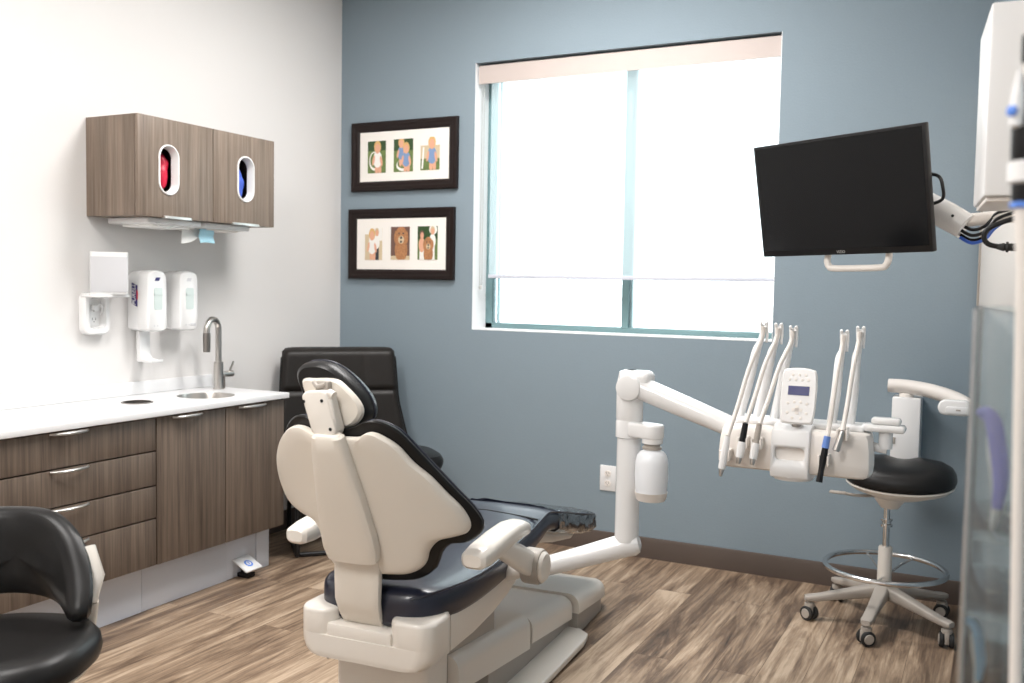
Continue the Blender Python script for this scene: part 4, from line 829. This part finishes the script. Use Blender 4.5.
# hanging curing handpiece
HPx, HPy = 3.4590, -3.52
HB = 1.424
HH = thing('curing_light', 'black and white cordless handpiece with blue button hanging at right edge', 'handpiece', (HPx, HPy, HB))
def hl_(prof, name, m, n=26):
    b = B(); lathe(b, [(r*.85, z*.62) for r, z in prof], n, M4=T(HPx, HPy, HB)); return obj(name, b, M[m], HH)
hl_([(.006, .220), (.011, .221), (.012, .228), (.012, .262), (.008, .265)], 'cap', 'blackp'); hl_([(.010, .185), (.0105, .220)], 'neck', 'tube')
hl_([(.016, .075), (.018, .08), (.0185, .13), (.016, .160), (.0105, .185)], 'grip', 'blackp'); hl_([(.0165, .045), (.0205, .048), (.0205, .076), (.017, .079)], 'holder_ring', 'white')
hl_([(.013, .012), (.0155, .02), (.016, .045)], 'lower_grip', 'blackp'); hl_([(.0160, .010), (.0168, .011), (.0168, .017), (.0160, .018)], 'blue_band', 'blueink')
b = B(); tube(b, [(HPx, HPy, HB+.006), (HPx+.002, HPy, HB-.05), (HPx+.004, HPy, HB-.20), (HPx+.012, HPy, HB-.50), (HPx+.014, HPy, HB-.62)], [.011, .0085, .0065, .006, .006], 18); obj('sleeve', b, M['tube'], HH)
b = B(); loft(b, [[V((HPx-.011+w_*cos(2*pi*j/16), HPy-.009+w_*sin(2*pi*j/16), HB+z)) for j in range(16)] for z, w_ in ((.078, .003), (.080, .0065), (.100, .007), (.112, .0055), (.130, .002))]); obj('switch_housing', b, M['white'], HH)
b = B(); lathe(b, [(.0050, 0), (.0050, .0025), (.0035, .0035)], 16, M4=T(HPx-.0150, HPy-.0142, HB+.093, ry=-pi/2, rz=.9)); obj('blue_button', b, M['blueink'], HH)
b = B(); bx(b, HPx+.0165, WR(HPy)-.010, HPy-.007, HPy+.007, HB+.030, HB+.046, .002); bx(b, WR(HPy)-.010, WR(HPy)-.002, HPy-.03, HPy+.03, HB, HB+.08, .003); obj('wall_hook', b, M['white'], HH)

# ------------------------------------------------------------------ light, world, camera
def area(name, loc, sx, sy, power, col):
    l = bpy.data.lights.new(name, 'AREA'); l.shape = 'RECTANGLE'; l.size = sx; l.size_y = sy; l.energy = power; l.color = col
    o = bpy.data.objects.new(name, l); C.objects.link(o); o.location = loc; return o
area('ceiling_lamp_front', (1.3, -3.1, CEIL-.02), .6, 1.2, 40, (1, .975, .95))
area('ceiling_lamp_back', (1.75, -1.12, CEIL-.02), 1.2, .6, 50, (1, .975, .955))
area('ceiling_lamp_entry', (2.2, -5.0, CEIL-.02), .6, 1.2, 48, (1, .975, .95))
pl_ = area('window_portal', (1.695, .215, (Z0+Z1)/2), X1-X0, Z1-Z0, 10, (1, 1, 1)); pl_.rotation_euler = (-pi/2, 0, 0); pl_.data.cycles.is_portal = True
wd = bpy.data.worlds.new('daylight'); bpy.context.scene.world = wd; wd.use_nodes = True
bg = wd.node_tree.nodes['Background']; bg.inputs['Color'].default_value = (.93, .97, 1, 1); bg.inputs['Strength'].default_value = 3.4

sc = bpy.context.scene
cam = bpy.data.cameras.new('camera'); co = bpy.data.objects.new('camera', cam); C.objects.link(co)
yaw, pitch, roll, F = -.4715, -.05787, .01723, 952.4
f_ = V((sin(yaw)*cos(pitch), cos(yaw)*cos(pitch), sin(pitch))); r0 = V((cos(yaw), -sin(yaw), 0)); u0 = r0.cross(f_)
rr2 = r0*cos(roll)+u0*sin(roll); uu2 = -r0*sin(roll)+u0*cos(roll)
co.matrix_world = Matrix.Translation((3.44, -4.52, 1.35)) @ Matrix((rr2, uu2, -f_)).transposed().to_4x4()
cam.sensor_width = 36; cam.lens = F*36/1024; cam.clip_start = .02
cam.dof.use_dof = True; cam.dof.focus_distance = 3.0; cam.dof.aperture_fstop = 4.0
sc.camera = co
sc.view_settings.view_transform = 'Standard'; sc.view_settings.look = 'None'; sc.view_settings.exposure = 0.42; sc.view_settings.gamma = 1
sc.cycles.use_denoising = True
sc.cycles.max_bounces = 10; sc.cycles.diffuse_bounces = 5; sc.cycles.transparent_max_bounces = 16
sc.cycles.sample_clamp_indirect = 6
